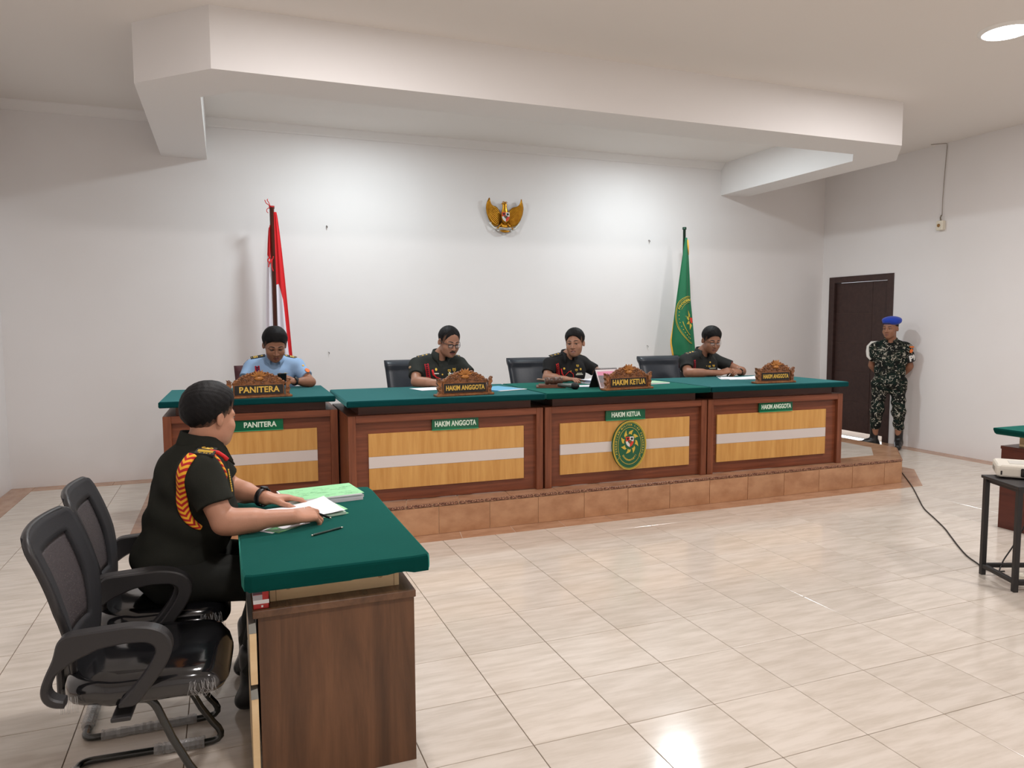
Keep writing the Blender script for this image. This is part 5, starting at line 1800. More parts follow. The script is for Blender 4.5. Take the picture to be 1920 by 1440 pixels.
def person(name_label, spec, cat='person'):
    S = spec
    base = V(S['base'])
    t = thing('person', name_label, cat, base, 0, None)
    bf = V(S['face']).normalized(); bf.z = 0; bf.normalize()
    br = bf.cross(V((0, 0, 1)))
    sh, el, wr = S['sh'], S['el'], S['wr']
    bulk = S.get('bulk', 1.0)
    H = Head(S['head'], S['look'], S.get('roll', 0), S.get('hs', 1.0), **S.get('hk', {}))
    pts = [V(p) for p in list(sh) + list(el) + list(wr) + [S['pelvis'], S['head']]] + [V(p) for p in S['legs'][0] + S['legs'][1]] + [V(w) + V(h['d']).normalized() * .2 for w, h in zip(wr, S['hands'])]
    lo = [min(p[i] for p in pts) - .24 for i in range(3)]
    hi = [max(p[i] for p in pts) + .24 for i in range(3)]
    lo[2] = base.z - .004; hi[2] = H.c.z + .17 * H.s
    h = S.get('h', .0048); hh = S.get('hh', .0028)
    hc = H.c
    fx = [(hc.x - .115 * H.s, hc.x + .115 * H.s, hh)]; fy = [(hc.y - .125 * H.s, hc.y + .125 * H.s, hh)]; fz = [(hc.z - .13 * H.s, hc.z + .16 * H.s, hh)]
    zc = S.get('coarse_below')
    for fb in S.get('fine', ()):
        fx.append((fb[0], fb[1], fb[6])); fy.append((fb[2], fb[3], fb[6])); fz.append((fb[4], fb[5], fb[6]))
    zs = axis(lo[2], hi[2], h, fz)
    if zc:
        zs = np.concatenate([axis(lo[2], zc, .013), zs[zs > zc + .013]])
    xs, ys = axis(lo[0], hi[0], h, fx), axis(lo[1], hi[1], h, fy)
    F = Field(xs, ys, zs)
    # --- the body: head, neck, trunk, arms, hands, legs in one surface
    H.shape(F)
    H.face(F)
    nb = V(S['neck'])
    F.cap(nb, H.P(0, -.022, -.055), .057 * bulk ** .5, .054 * H.s, .02)
    ch, pv = V(S['chest']), V(S['pelvis'])
    F.cap(nb, ch, .056, .075, .03)
    F.cap(ch, pv, .080, .085, .03)
    F.cap(sh[0], sh[1], .042, .042, .03)
    tips = []
    for q in (0, 1):
        a, b, c = V(sh[q]), V(el[q]), V(wr[q])
        ab = S.get('arm', 1.0)
        F.cap(nb - V((0, 0, .05)), a - V((0, 0, .012)), .036, .040, .03)
        F.cap(a, b, .048 * ab, .039 * ab, .02)
        F.cap(b, c, .0385 * ab, .0275 * ab, .012)
        F.cap(b + (c - b) * .16, b + (c - b) * .42, .0425 * ab, .038 * ab, .03)
        hd = S['hands'][q]
        tips.append(hand(F, c, hd['d'], hd['n'], q == 0, hd['curls'], hd.get('thumb', (.6, .35)), hd.get('s', 1.0)))
    for L in S['legs']:
        hp, kn, an, toe = [V(p) for p in L]
        F.cap(pv, hp, .09, .085, .05); F.cap(hp, kn, .075, .055, .03); F.cap(kn, an, .052, .036, .02); F.cap(an, toe, .036, .028, .02)
    lipc = S.get('lip')
    def mf(C):
        x, y, z = H.loc(C[:, 0], C[:, 1], C[:, 2])
        lip = ((x / .024) ** 2 + ((z + .070) / .0125) ** 2 < 1) & (y > .07)
        near = (np.abs(x) < .09) & (np.abs(y) < .12) & (np.abs(z) < .13)
        stub = near & (z < -.05) & (y > .02) & ~lip
        return np.where(lip, 1, 0)
    F.build('body', [S['skin'], S['lips']], t, mf, 1)
    # --- eyes, brows, hair
    for sx in (-1, 1):
        ek = MB(); ei = MB(); bw = MB()
        op = S.get('eye', 1.0)
        c = H.P(sx * .032, .0795, -.0015)
        M = frame_m(c, H.r * H.s, H.f * H.s, H.u * H.s)
        ek.ball((0, 0, 0), (.0125, .006, .0048 * op), 12, 8, M=M)
        gx = S.get('gaze', (0, 0))
        ei.ball((gx[0], .0044, gx[1]), (.0052, .0030, .0050 * op), 10, 6, M=M)
        lash = MB().tube([(-sx * .0130, .001, .0010), (-sx * .004, .0065, .0052 * op), (sx * .006, .0058, .0050 * op), (sx * .0150, -.002, .0018)], .0016, 5, M=M)
        br_pts = []
        for q in range(7):
            u = q / 6
            p0 = H.P(sx * (.012 + .040 * u), .16, .024 + .007 * math.sin(u * 2.4) - .006 * u)
            hit = F.march(p0, -H.f, .14)
            br_pts.append((hit or H.P(sx * (.012 + .04 * u), .08, .022)) + H.f * .0005)
        bw.tube(br_pts, [.0024, .0034, .0038, .0036, .0032, .0026, .0014], 6, flat=(1.2, .7))
        oe = child_mesh(ek, 'eye', M_EYEW, t)
        ei.build('iris', M_IRIS, oe); lash.build('lashes', M_BROW, oe)
        child_mesh(bw, 'eyebrow', M_BROW, t)
    if S.get('hk', {}).get('smile'):
        tm = MB().ball((0, 0, 0), (.0185, .010, .0048), 14, 8, M=frame_m(H.P(0, .0805, -.0715), H.r * H.s, H.f * H.s, H.u * H.s))
        child_mesh(tm, 'teeth', M_TEETH, t)
    g = S.get('hair')
    if g:
        r = .15 * H.s
        Fh = Field(axis(hc.x - r, hc.x + r, .0034), axis(hc.y - r, hc.y + r, .0034), axis(hc.z - r, hc.z + r * 1.15, .0034))
        H.shape(Fh, g.get('grow', 0.0015))
        if g.get('vol'):
            H.e(Fh, (0, -.004, .060), (.074, .090, .070 + g['vol']), .03)
        X = Fh.ax[0][:, None, None]; Y = Fh.ax[1][None, :, None]; Z = Fh.ax[2][None, None, :]
        x, y, z = H.loc(X, Y, Z)
        yk = np.array(g.get('line_y', (-.12, -.095, -.05, -.012, .012, .045, .075, .11)), f32)
        zk = np.array(g['line'], f32)
        hl = np.interp(y.ravel(), yk, zk).reshape(y.shape).astype(f32)
        hl = hl + f32(g.get('peak', 0)) * (np.abs(x) / f32(.06)) ** 2 * (y > .03)
        Fh.D = np.maximum(Fh.D, (hl - z) * f32(.75 * H.s))
        # the hair fades thin at its lower edge
        fade = np.clip((z - hl) / f32(g.get('fade', .085)), 0, 1)
        Fh.D += (f32(.0015) * (1 - fade) - f32(g.get('thick', .004)) * fade) * f32(H.s)
        w = np.sin(x * 210 + np.sin(z * 90) * 2) * np.sin(y * 150 + z * 120)
        Fh.D += (f32(.0009) * w).astype(f32)
        sk_c = S['skin'].node_tree.nodes['Principled BSDF'].inputs['Base Color'].default_value
        mixc = lambda k: tuple(sk_c[i] * k + .008 * (1 - k) for i in range(3)) + (1,)
        crops = [mat('stubble_' + S['skin'].name, mixc(.34), .6, spec=.2), mat('cropped_' + S['skin'].name, mixc(.14), .62, spec=.2)]
        def hm(C):
            x, y, z = H.loc(C[:, 0], C[:, 1], C[:, 2])
            hh_ = z - np.interp(y, yk, zk) + .006 * np.sin(y * 310 + z * 90)
            side = (y < .046) & (np.abs(x) > .03) | (y < -.05)
            cr = g.get('crop', .03)
            return np.where(side & (hh_ < cr * .5), 1, np.where(side & (hh_ < cr), 2, 0))
        Fh.build('hair', [M_HAIR] + crops, t, hm, 1)
    # --- shirt with short sleeves
    SF = Field(xs, ys, zs)
    sk = S['shirt']
    for c, r in sk['blobs']:
        R = np.array([[br[i], bf[i], (0, 0, 1)[i]] for i in range(3)], f32)
        tl = sk.get('tilt', 0.0)
        if tl:
            q = V((0, 0, 1)) * math.cos(tl) + bf * math.sin(tl); f2 = bf * math.cos(tl) - V((0, 0, 1)) * math.sin(tl)
            R = np.array([[br[i], f2[i], q[i]] for i in range(3)], f32)
        SF.ell(c, r, R, .06)
    SF.cap(V(sh[0]) - V((0, 0, .022)), V(sh[1]) - V((0, 0, .022)), .055 * bulk ** .5, None, .05)
    for q in (0, 1):
        a, b = V(sh[q]), V(el[q])
        dv = (b - a).normalized(); L = (b - a).length
        fcut = sk.get('sleeve', .62)
        hem = a + dv * (L * fcut)
        SF.cap(nb + (a - nb) * .25 - V((0, 0, .012)), a, .055, .058, .04)
        SF.cap(a - V((0, 0, .006)), b, .062 * S.get('arm', 1.0), .062 * S.get('arm', 1.0), .035, clip=(hem, dv))
    fabric(SF, sk.get('fold', .0022), 1.0, sk.get('seed', 1.0))
    # open neck: nothing above a plane through the collar
    co = nb + V((0, 0, sk.get('neck_up', .012)))
    fn, l_, h_ = SF.capfn(nb - V((0, 0, .02)), nb + V((0, 0, .2)), .058 * bulk ** .5, .07)
    SF.carve(l_ - .01, h_ + .01, fn, .01)
    SF.build('shirt', sk['mat'], t, None, 2)
    t['_'] = 0
    del t['_']
    # collar: a folded band round the neck with two points in front
    cb = MB()
    N = 40
    vs = []
    k_ = bulk ** .5
    ch_ = S.get('collar_h', 0.0)
    for (rad, dz, fr_) in ((.060, -.020, 0), (.063, .030 + ch_, 0), (.069, .031 + ch_, 0), (.090, -.010, 1), (.086, -.014, 1)):
        for q in range(N + 1):
            a = math.radians(sk.get('gap', 26)) + (2 * math.pi - 2 * math.radians(sk.get('gap', 26))) * q / N
            front = max(0, math.cos(a)) ** 2
            p = nb + (bf * math.cos(a) * 1.02 + br * math.sin(a)) * (rad * k_ + (.016 * front if fr_ else 0)) + V((0, 0, dz - (.045 if fr_ else .030) * front + .016 * max(0, -math.cos(a)))) + bf * .008 + S.get('collar_shift', V((0, 0, 0)))
            if fr_ and q in (0, N):
                p = p + bf * .015 - V((0, 0, .022))
            vs.append(p)
    fs = [(i * (N + 1) + q, i * (N + 1) + q + 1, (i + 1) * (N + 1) + q + 1, (i + 1) * (N + 1) + q) for i in range(4) for q in range(N)]
    cb.add(vs, fs, 0, True)
    o = child_mesh(cb, 'collar', sk['mat'], t, False)
    o.modifiers.new('thickness', 'SOLIDIFY').thickness = .003
    # --- trousers and footwear
    TF = Field(xs, ys, axis(lo[2], pv.z + .14, S.get('leg_h', .011)))
    tb = S.get('trouser_bulk', 1.0)
    TF.ell(pv, [.155 * tb, .135 * tb, .12], np.array([[br[i], bf[i], (0, 0, 1)[i]] for i in range(3)], f32), .05)
    for L in S['legs']:
        hp, kn, an, toe = [V(p) for p in L]
        TF.cap(pv, hp, .10 * tb, .098 * tb, .05)
        TF.cap(hp, kn, .092 * tb, .074 * tb, .05)
        e = an + (kn - an) * S.get('hem', .12)
        TF.cap(kn, e, .072 * tb, .060 * tb, .03)
    fabric(TF, S.get('trouser_fold', .002), 1.0, 2.0)
    TF.build('trousers', S['trousers'], t, None, 2)
    for L in S['legs']:
        hp, kn, an, toe = [V(p) for p in L]
        p0 = [min(an[i], toe[i]) - .09 for i in range(3)]; p1 = [max(an[i], toe[i]) + .09 for i in range(3)]
        p1[2] = an.z + S.get('boot_h', .10) + .05
        bh = S.get('boot_v', .009)
        BF = Field(axis(p0[0], p1[0], bh), axis(p0[1], p1[1], bh), axis(base.z - .01, p1[2], bh))
        dirn = (toe - an); dirn.z = 0; dirn.normalize()
        ank = V((an.x, an.y, base.z + .07))
        BF.cap(ank + V((0, 0, S.get('boot_h', .10))), ank, .05, .045, .02)
        heel = V((an.x, an.y, base.z + .038)) - dirn * .035
        tip = V((an.x, an.y, base.z + .036)) + dirn * .165
        BF.cap(heel, tip, .038, .036, .03)
        BF.cap(ank, heel + dirn * .12 + V((0, 0, .025)), .044, .036, .03)
        BF.carve((-99, -99, -99), (99, 99, base.z + .001), lambda X, Y, Z: (Z - f32(base.z + .001)) + 0 * X + 0 * Y, .002)
        BF.build('boot', M_BOOT, t, None, 1)
    return dict(t=t, H=H, F=F, SF=SF, bf=bf, br=br, S=S, nb=nb, tips=tips)

def epaulette(p, side, kind='bars', Lg=.125, tilt=.75, ends=None, sc=1.0):
    """shoulder board from beside the neck to the shoulder tip"""
    S, SF, t = p['S'], p['SF'], p['t']
    a = V(S['sh'][side]); nb = p['nb']
    up_ = V((0, 0, 1))
    inner = nb + (a - nb) * .36; outer = nb + (a - nb) * 1.06
    q0, _ = on_surface(SF, inner + up_ * .16, -up_); q1, _ = on_surface(SF, outer + up_ * .16, -up_)
    d = (q1 - q0).normalized()
    n = (up_ - d * up_.dot(d)).normalized()
    mid = (q0 + q1) / 2
    if ends:
        nn = V(ends[2]).normalized()
        q0, _ = on_surface(SF, V(ends[0]) + nn * .15, -nn); q1, _ = on_surface(SF, V(ends[1]) + nn * .15, -nn)
        d = (q1 - q0).normalized(); n = (nn - d * nn.dot(d)).normalized(); mid = (q0 + q1) / 2
    n = (n + p['bf'] * tilt - d * p['bf'].dot(d) * tilt).normalized()
    qm, nm = on_surface(SF, mid + n * .12, -n)
    n = (nm + n - d * (nm + n).dot(d)).normalized()
    x = d; y = n.cross(x)
    L = Lg
    M = frame_m(qm + n * .003, x, y, n) @ Matrix.Diagonal((1, sc, 1, 1))
    b = MB()
    b.prism([(-L / 2, -.022), (-L / 2 + .012, -.027), (L / 2, -.028), (L / 2, .028), (-L / 2 + .012, .027), (-L / 2, .022)], -.004, .004, 'z', M=M)
    o = child_mesh(b, 'shoulder_board', M_EPAU, t)
    g = MB()
    if kind == 'bars':
        for k in range(3):
            g.box(.004 + k * .013, .012 + k * .013, -.022, .022, .004, .006, M=M)
        g.ball((-.032, 0, .005), (.011, .011, .003), 10, 5, M=M)
        g.ball((.052, 0, .005), (.004, .010, .002), 8, 4, M=M)
    elif kind == 'stars':
        for k in (-.03, .005):
            g.ball((k, 0, .005), (.010, .010, .004), 10, 5, M=M)
        g.ball((.045, .010, .005), (.004, .006, .002), 8, 4, M=M); g.ball((.045, -.010, .005), (.004, .006, .002), 8, 4, M=M)
    og = g.build('rank_marks', M_GOLDT, o)
    if kind == 'tni':
        pass
    return M, o

def chest(p, x, z):
    """point on the shirt front: x to the person's right of the breastbone, z above the chest centre"""
    c = V(p['S']['chest'])
    return on_surface(p['SF'], c + p['br'] * x + V((0, 0, z)) + p['bf'] * .34, -p['bf'], .5)

def rope(p, pts, r, ma, name='lanyard'):
    child_mesh(MB().tube(pts, r, 7), name, ma, p['t'])

def braid(p, p0, p1, w=.028, n=9, c1=M_ROPE, c2=M_ROPED):
    """short chain-stitched cord hanging down the chest between two points on the shirt"""
    a = MB(); b = MB()
    SF, bf = p['SF'], p['bf']
    P = []
    for k in range(n + 1):
        q = V(p0).lerp(V(p1), k / n)
        h, nn = on_surface(SF, q + bf * .12, -bf, .25)
        P.append((h + nn * .005, nn))
    d = (P[-1][0] - P[0][0]).normalized()
    for sgn in (-1, 1):
        a.tube([q + d.cross(nn).normalized() * (sgn * w * .42) for q, nn in P], w * .14, 6)
    for k in range(n):
        q0, nn = P[k]; q1 = P[k + 1][0]
        s = d.cross(nn).normalized() * (w * .36)
        a.tube([q0 - s, (q0 + q1) / 2 + nn * .003, q0 + s], w * .10, 5)
        b.tube([q0 - s * .8 + (q1 - q0) * .5, q1 + nn * .002, q0 + s * .8 + (q1 - q0) * .5], w * .14, 5)
    child_mesh(a, 'braided_cord', c1, p['t']); child_mesh(b, 'cord_core', c2, p['t'])
    return P

def badge(p, x, z, w, h, ma, kind='plate', name='badge'):
    q, n = chest(p, x, z)
    M = decal_m(q, n, off=.0015)
    b = MB()
    if kind == 'plate':
        b.box(-w / 2, w / 2, -h / 2, h / 2, -.002, .002, .0008, M=M)
    elif kind == 'disc':
        b.ball((0, 0, 0), (w / 2, h / 2, .004), 12, 6, M=M)
    elif kind == 'wing':
        b.ball((0, 0, 0), (w * .16, h / 2, .004), 10, 5, M=M)
        for s in (-1, 1):
            b.tube([(s * w * .1, 0, .001), (s * w * .3, h * .16, .001), (s * w * .5, h * .1, 0)], [h * .32, h * .22, h * .06], 6, M=M, flat=(1, .4))
    elif kind == 'wreath':
        b.tube([(w * .38 * math.cos(a), h * .4 * math.sin(a), 0) for a in np.linspace(-3.9, .75, 16)], w * .09, 6, M=M)
        b.ball((0, h * .06, .0), (w * .2, h * .22, .004), 8, 5, M=M)
    child_mesh(b, name, ma, p['t'])

def wrist_band(p, side, f=.93, r=.031, ma=M_WATCH, name='wristwatch', wide=.011, face=True):
    a, b = V(p['S']['el'][side]), V(p['S']['wr'][side])
    d = (b - a).normalized(); c = a + (b - a) * f
    x = d.orthogonal().normalized()
    M = frame_m(c, x, d.cross(x), d)
    o = MB().lathe([(r - .002, -wide), (r + .002, -wide * .8), (r + .002, wide * .8), (r - .002, wide)], 20, M=M, caps=False)
    o = child_mesh(o, name, ma, p['t'])
    if face:
        n = V(p['S']['hands'][side]['n']); n = (n - d * n.dot(d)).normalized()
        MB().lathe([(.017, 0), (.017, .006), (.014, .007)], 16, M=frame_m(c + n * (r - .001), d, n.cross(d), n)).build('dial', M_BLACK, o)

def glasses(p, thick=.0022, ma=None, h=.0135, w=.0215):
    H = p['H']; g = MB(); ln = MB()
    y0 = .1005
    for sx in (-1, 1):
        pts = []
        for a in np.linspace(0, 2 * math.pi, 21)[:-1]:
            ca, sa = math.cos(a), math.sin(a)
            rr = (abs(ca) ** 4 + abs(sa) ** 4) ** -.25
            pts.append(H.P(sx * .0325 + w * rr * ca, y0 - .004 * abs(ca), -.004 + h * rr * sa))
        g.tube(pts, thick, 6, closed=True)
        ln.add(pts, [tuple(range(len(pts)))])
        g.tube([H.P(sx * (.0325 + w), y0 - .004, .003), H.P(sx * .082 * p['S'].get('hk', {}).get('wide', 1), .03, .008), H.P(sx * .083 * p['S'].get('hk', {}).get('wide', 1), -.012, .010)], thick, 6)
    g.tube([H.P(-.012, y0 - .002, .002), H.P(0, y0 + .002, .004), H.P(.012, y0 - .002, .002)], thick, 6)
    o = child_mesh(g, 'eyeglasses', ma or M_BLACK, p['t'])
    ln.build('lenses', mat('spectacle_lens', (1, 1, 1, 1), .02, spec=.5, alpha=.16), o, False)

# ------------------------------------------------------------------ the six people
SK_A = skin_mat('skin_prosecutor', srgb(190, 138, 112)); LP_A = mat('lips_prosecutor', srgb(150, 96, 82), .45)
SK_B = skin_mat('skin_bench', srgb(168, 122, 98)); LP_B = mat('lips_bench', srgb(138, 84, 74), .45)
SK_C = skin_mat('skin_brown', srgb(152, 106, 82)); LP_C = mat('lips_brown', srgb(124, 76, 66), .45)
REST = ((.30, .35, .2), (.34, .4, .22), (.38, .42, .24), (.42, .45, .25))
FIST = ((.85, 1.25, .6), (.9, 1.3, .6), (.95, 1.3, .6), (1.0, 1.3, .6))
GRIP = ((.45, .85, .45), (.6, .95, .5), (.75, 1.0, .55), (.85, 1.0, .55))
Zp = PLAT_Z

def seated_legs(x, y, z, f=(0, -1), kn=.42):
    f = V((f[0], f[1], 0)).normalized(); r = f.cross(V((0, 0, 1)))
    out = []
    for s in (1, -1):
        c = V((x, y, 0)) + r * (s * .09)
        out.append([tuple(c + V((0, 0, z + .555))), tuple(c + f * kn + r * s * .05 + V((0, 0, z + .52))), tuple(c + f * (kn - .04) + r * s * .06 + V((0, 0, z + .09))), tuple(c + f * (kn + .1) + r * s * .07 + V((0, 0, z + .03)))])
    return out

# --- the prosecutor at the near table
p = person('person in dark olive uniform with red and yellow shoulder braid, seated at the near table', dict(
    base=(-1.2, .02, 0), face=(1, .05, 0), head=(-1.078, .022, 1.180), look=(.80, .58, -.10), roll=0.02, hs=1.0, hk=dict(wide=1.02, jaw=1.16),
    neck=(-1.122, .02, 1.055), collar_h=.028, chest=(-1.165, .02, .90), pelvis=(-1.235, .02, .575),
    sh=[(-1.118, -.178, 1.000), (-1.10, .218, 1.000)], el=[(-1.042, -.250, .806), (-1.015, .268, .826)], wr=[(-.795, -.268, .808), (-.868, .108, .806)],
    hands=[dict(d=(.86, .48, -.10), n=(-.05, -.42, .90), curls=((.35, .75, .5), (.5, .9, .5), (.6, .95, .55), (.7, .95, .55)), thumb=(.45, .05), s=1.12),
           dict(s=1.06, d=(.97, .05, -.10), n=(.08, .12, .98), curls=((.18, .35, .2), (.2, .4, .22), (.24, .42, .22), (.3, .42, .22)), thumb=(.55, .35))],
    legs=[[(-1.21, -.085, .565), (-.86, -.105, .515), (-.955, -.125, .09), (-.80, -.13, .03)], [(-1.21, .12, .565), (-.85, .15, .515), (-.955, .185, .09), (-.80, .19, .03)]],
    bulk=1.28, arm=1.12, skin=SK_A, lips=LP_A, h=.0050, hh=.0027, coarse_below=.48,
    fine=[(-.90, -.60, -.36, -.05, .765, .87, .0032), (-.88, -.66, .04, .19, .765, .86, .0034)],
    hair=dict(line=(-.066, -.070, -.048, -.010, -.004, .040, .066, .080), thick=.012, vol=.002, peak=-.01, grow=.003, fade=.06), eye=.8,
    shirt=dict(blobs=[((-1.155, .02, .915), (.212, .148, .175)), ((-1.165, .02, .77), (.200, .178, .16)), ((-1.225, .02, .63), (.205, .172, .125))], mat=M_ARMY, sleeve=.66, fold=.0034, seed=.4, neck_up=.0),
    trousers=M_TROUS, trouser_bulk=1.12, boot_h=.16, boot_v=.007, hem=.20))
M, o = epaulette(p, 0, 'none', .125, 0.0, ((-1.090, -.095, 1.09), (-1.100, -.195, 1.035), (-.10, -.5, .85)), 1.25)
g = MB()
for k in range(3):
    g.box(.006 + k * .0115, .0135 + k * .0115, -.022, .022, .004, .0058, M=M)
g.tube([(-.030 + .013 * math.cos(a), .016 * math.sin(a), .005) for a in np.linspace(-2.6, 2.6, 14)], .0022, 5, M=M)
g.tube([(-.034, -.007, .005), (-.024, 0, .005), (-.034, .007, .005)], .002, 5, M=M); g.tube([(-.040, 0, .005), (-.022, 0, .005)], .002, 5, M=M)
g.build('rank_marks', M_GOLDT, o)
vs, fs = text_geo('TNI', .0155, .0006, .0005, 1.7)
MB().add(vs, fs, M=M @ frame_m((.052, 0, .0045), (0, -1, 0), (-1, 0, 0), (0, 0, 1)) if False else M @ frame_m((.0525, 0, .0045), (0, 1, 0), (-1, 0, 0), (0, 0, 1))).build('lettering', M_GOLDT, o, fix=False)
epaulette(p, 1, 'bars')
def chevron_mat():
    m = mat('red_yellow_braid', srgb(190, 30, 32), .75, bump=(240, .3))
    nt = m.node_tree; b = nt.nodes['Principled BSDF']
    uv = nt.nodes.new('ShaderNodeUVMap'); sx = nt.nodes.new('ShaderNodeSeparateXYZ')
    nt.links.new(uv.outputs[0], sx.inputs[0])
    def mth(op, a, bb=None):
        n = nt.nodes.new('ShaderNodeMath'); n.operation = op
        for i, q in enumerate((a, bb)):
            if q is None: continue
            if isinstance(q, (int, float)): n.inputs[i].default_value = q
            else: nt.links.new(q, n.inputs[i])
        return n.outputs[0]
    a = mth('ABSOLUTE', mth('SUBTRACT', sx.outputs[0], .5))
    s = mth('ADD', mth('MULTIPLY', sx.outputs[1], 44.0), mth('MULTIPLY', a, 1.5))
    f = mth('FRACT', s)
    c = mth('GREATER_THAN', f, .5)
    mx = nt.nodes.new('ShaderNodeMix'); mx.data_type = 'RGBA'
    mx.inputs[6].default_value = srgb(186, 26, 30); mx.inputs[7].default_value = srgb(246, 178, 42)
    nt.links.new(c, mx.inputs[0]); nt.links.new(mx.outputs[2], b.inputs['Base Color'])
    return m
M_CHEV = chevron_mat()
def braid_band(pts3, w, th, name, p):
    """flat plaited band lying on the shirt: points already on the surface, with normals"""
    mb = MB()
    N = len(pts3); n = 10
    vs, uv = [], []
    L = 0
    for i, (q, nn) in enumerate(pts3):
        a, b = pts3[max(0, i - 1)][0], pts3[min(N - 1, i + 1)][0]
        d = (b - a).normalized(); s = d.cross(nn).normalized()
        if i: L += (q - pts3[i - 1][0]).length
        ww = w(i / (N - 1)) if callable(w) else w
        for k in range(n):
            u = k / (n - 1)
            x = (u - .5) * 2
            vs.append(q + s * x * ww / 2 + nn * (th * (.35 + (1 - x * x) ** .5 * .8))); uv.append((u, L))
        vs.append(q + s * ww / 2 * .9 - nn * .002); uv.append((1, L)); vs.append(q - s * ww / 2 * .9 - nn * .002); uv.append((0, L))
    m_ = n + 2
    fs = [(i * m_ + k, i * m_ + (k + 1) % m_, (i + 1) * m_ + (k + 1) % m_, (i + 1) * m_ + k) for i in range(N - 1) for k in range(m_)]
    fs += [tuple(range(m_))[::-1], tuple((N - 1) * m_ + k for k in range(m_))]
    mb.add(vs, fs, 0, True, None, uv)
    return child_mesh(mb, name, M_CHEV, p['t'])
SFp = p['SF']
def back_band():
    ctrl = [(-1.135, -.185, 1.060), (-1.152, -.195, 1.040), (-1.176, -.21, 1.00), (-1.192, -.215, .94), (-1.196, -.21, .88), (-1.185, -.21, .83), (-1.165, -.22, .80), (-1.145, -.225, .785)]
    out = []
    for q in spline(ctrl, 6):
        h, nn = on_surface(SFp, q + V((-.10, -.22, .04)), V((.10, .22, -.04)), .4)
        out.append((h, nn))
    # even the path out
    for _ in range(10):
        out = [out[0]] + [((out[i - 1][0] + out[i][0] + out[i + 1][0]) / 3, (out[i - 1][1] + out[i][1] + out[i + 1][1]).normalized()) for i in range(1, len(out) - 1)] + [out[-1]]
    return out
braid_band(back_band(), lambda u: .050 * (1 - .6 * max(0, (u - .5) / .5)), .010, 'plaited_braid', p)
def front_band():
    ctrl = [(-1.075, -.150, 1.08), (-1.045, -.165, 1.03), (-1.03, -.165, .985), (-1.022, -.15, .945)]
    out = []
    for q in spline(ctrl, 5):
        h, nn = on_surface(SFp, q + V((.16, -.14, .05)), V((-.16, .14, -.05)), .4)
        out.append((h, nn))
    return out
fb = front_band()
braid_band(fb, .020, .007, 'plaited_braid', p)
q0, n0 = fb[3]
tt = MB()
tt.tube([q0 + n0 * .01 + V((-.02, .0, .015)), q0 + n0 * .014 + V((.005, .01, .002)), q0 + n0 * .022 + V((.020, .012, -.020)), q0 + n0 * .020 + V((.032, .016, -.034))], [.006, .008, .007, .010], 8)
child_mesh(tt, 'red_tassel', M_RED, p['t'])
q0, n0 = on_surface(SFp, V((-.80, -.10, .97)), V((-1, .2, 0)), .4)
tt = MB()
for k in range(10):
    tt.ball(q0 + n0 * .005 + V((.0012 * k, .0, -.0095 * k)), (.0035, .0035, .0055), 8, 5)
child_mesh(tt, 'gold_pendant', M_GOLDT, p['t'])
wrist_band(p, 1, .90, .040, name='wristwatch', wide=.013)
# the ring on his writing hand and the clip loop on the trouser leg
t_ = pen('ball pen held in the fist of the seated prosecutor', (-.745, -.215, .826), (-.631, -.176, .7625), .0045)
t_ = pen('silver pen lying under the far hand of the seated prosecutor', (-.775, .040, .7705), (-.650, .078, .7705), .0042, M_CHROME)

# --- clerk in light blue
p = person('person in light blue uniform looking down at a phone behind the PANITERA plate', dict(
    base=(-.62, 3.75, Zp), face=(0, -1, 0), head=(-.612, 3.48, 1.374), look=(.06, -.86, -.40), hs=1.10, hk=dict(wide=1.04),
    neck=(-.612, 3.62, 1.262), chest=(-.615, 3.63, 1.10), pelvis=(-.62, 3.76, Zp + .58),
    sh=[(-.800, 3.62, 1.190), (-.425, 3.62, 1.190)], el=[(-.875, 3.50, 1.050), (-.315, 3.49, 1.046)], wr=[(-.68, 3.36, 1.060), (-.475, 3.37, 1.066)],
    hands=[dict(d=(.80, -.35, .25), n=(-.3, -.75, .6), curls=GRIP), dict(d=(-.72, -.45, .30), n=(.30, -.70, .65), curls=GRIP)],
    legs=seated_legs(-.62, 3.72, Zp), bulk=1.0, skin=SK_C, lips=LP_C, coarse_below=.95, eye=.35, gaze=(0, -.002),
    hair=dict(crop=.028, line=(-.055, -.055, -.036, -.018, -.020, .036, .068, .076), thick=.013, vol=.014, grow=.002), 
    shirt=dict(blobs=[((-.615, 3.63, 1.10), (.180, .118, .16)), ((-.615, 3.66, .95), (.17, .125, .18))], mat=M_NAVY, sleeve=.68, seed=1.3),
    trousers=mat('dark_blue_trousers', srgb(40, 50, 74), .8), hem=.1))
epaulette(p, 0); epaulette(p, 1)
c = V(p['S']['chest'])
braid(p, c + V((-.145, 0, .095)), c + V((-.135, 0, -.06)), .036, 8, mat('crimson_braid', srgb(178, 26, 52), .7), mat('purple_braid', srgb(52, 34, 82), .7))
rope(p, [on_surface(p['SF'], V(q), V((0, 1, 0)), .4)[0] + V((0, -.006, 0)) for q in ((c.x - .125, 3.3, 1.15), (c.x - .10, 3.3, 1.11), (c.x - .075, 3.3, 1.075), (c.x - .03, 3.3, 1.05), (c.x, 3.3, 1.045))], [.007, .010, .010, .006, .005], M_RED)
a_, b_r = V(p['S']['sh'][0]), p['br']
rope(p, [a_ - b_r * .02 + V((0, .01, .056)), a_ + b_r * .03 + V((0, .01, .052)), a_ + b_r * .06 + V((0, .01, .02)), a_ + b_r * .070 + V((0, .01, -.03)), a_ + b_r * .066 + V((0, 0, -.08))], .008, mat('maroon_braid', srgb(96, 24, 40), .7))
for z in (.055, .028, .0):
    badge(p, -.085, z - .03, .058, .016, M_GOLDT, 'wing', 'wing_badge')
badge(p, .06, .0, .050, .022, M_GOLDT, 'wing', 'wing_badge'); badge(p, .06, .03, .016, .018, M_GOLDT, 'disc')
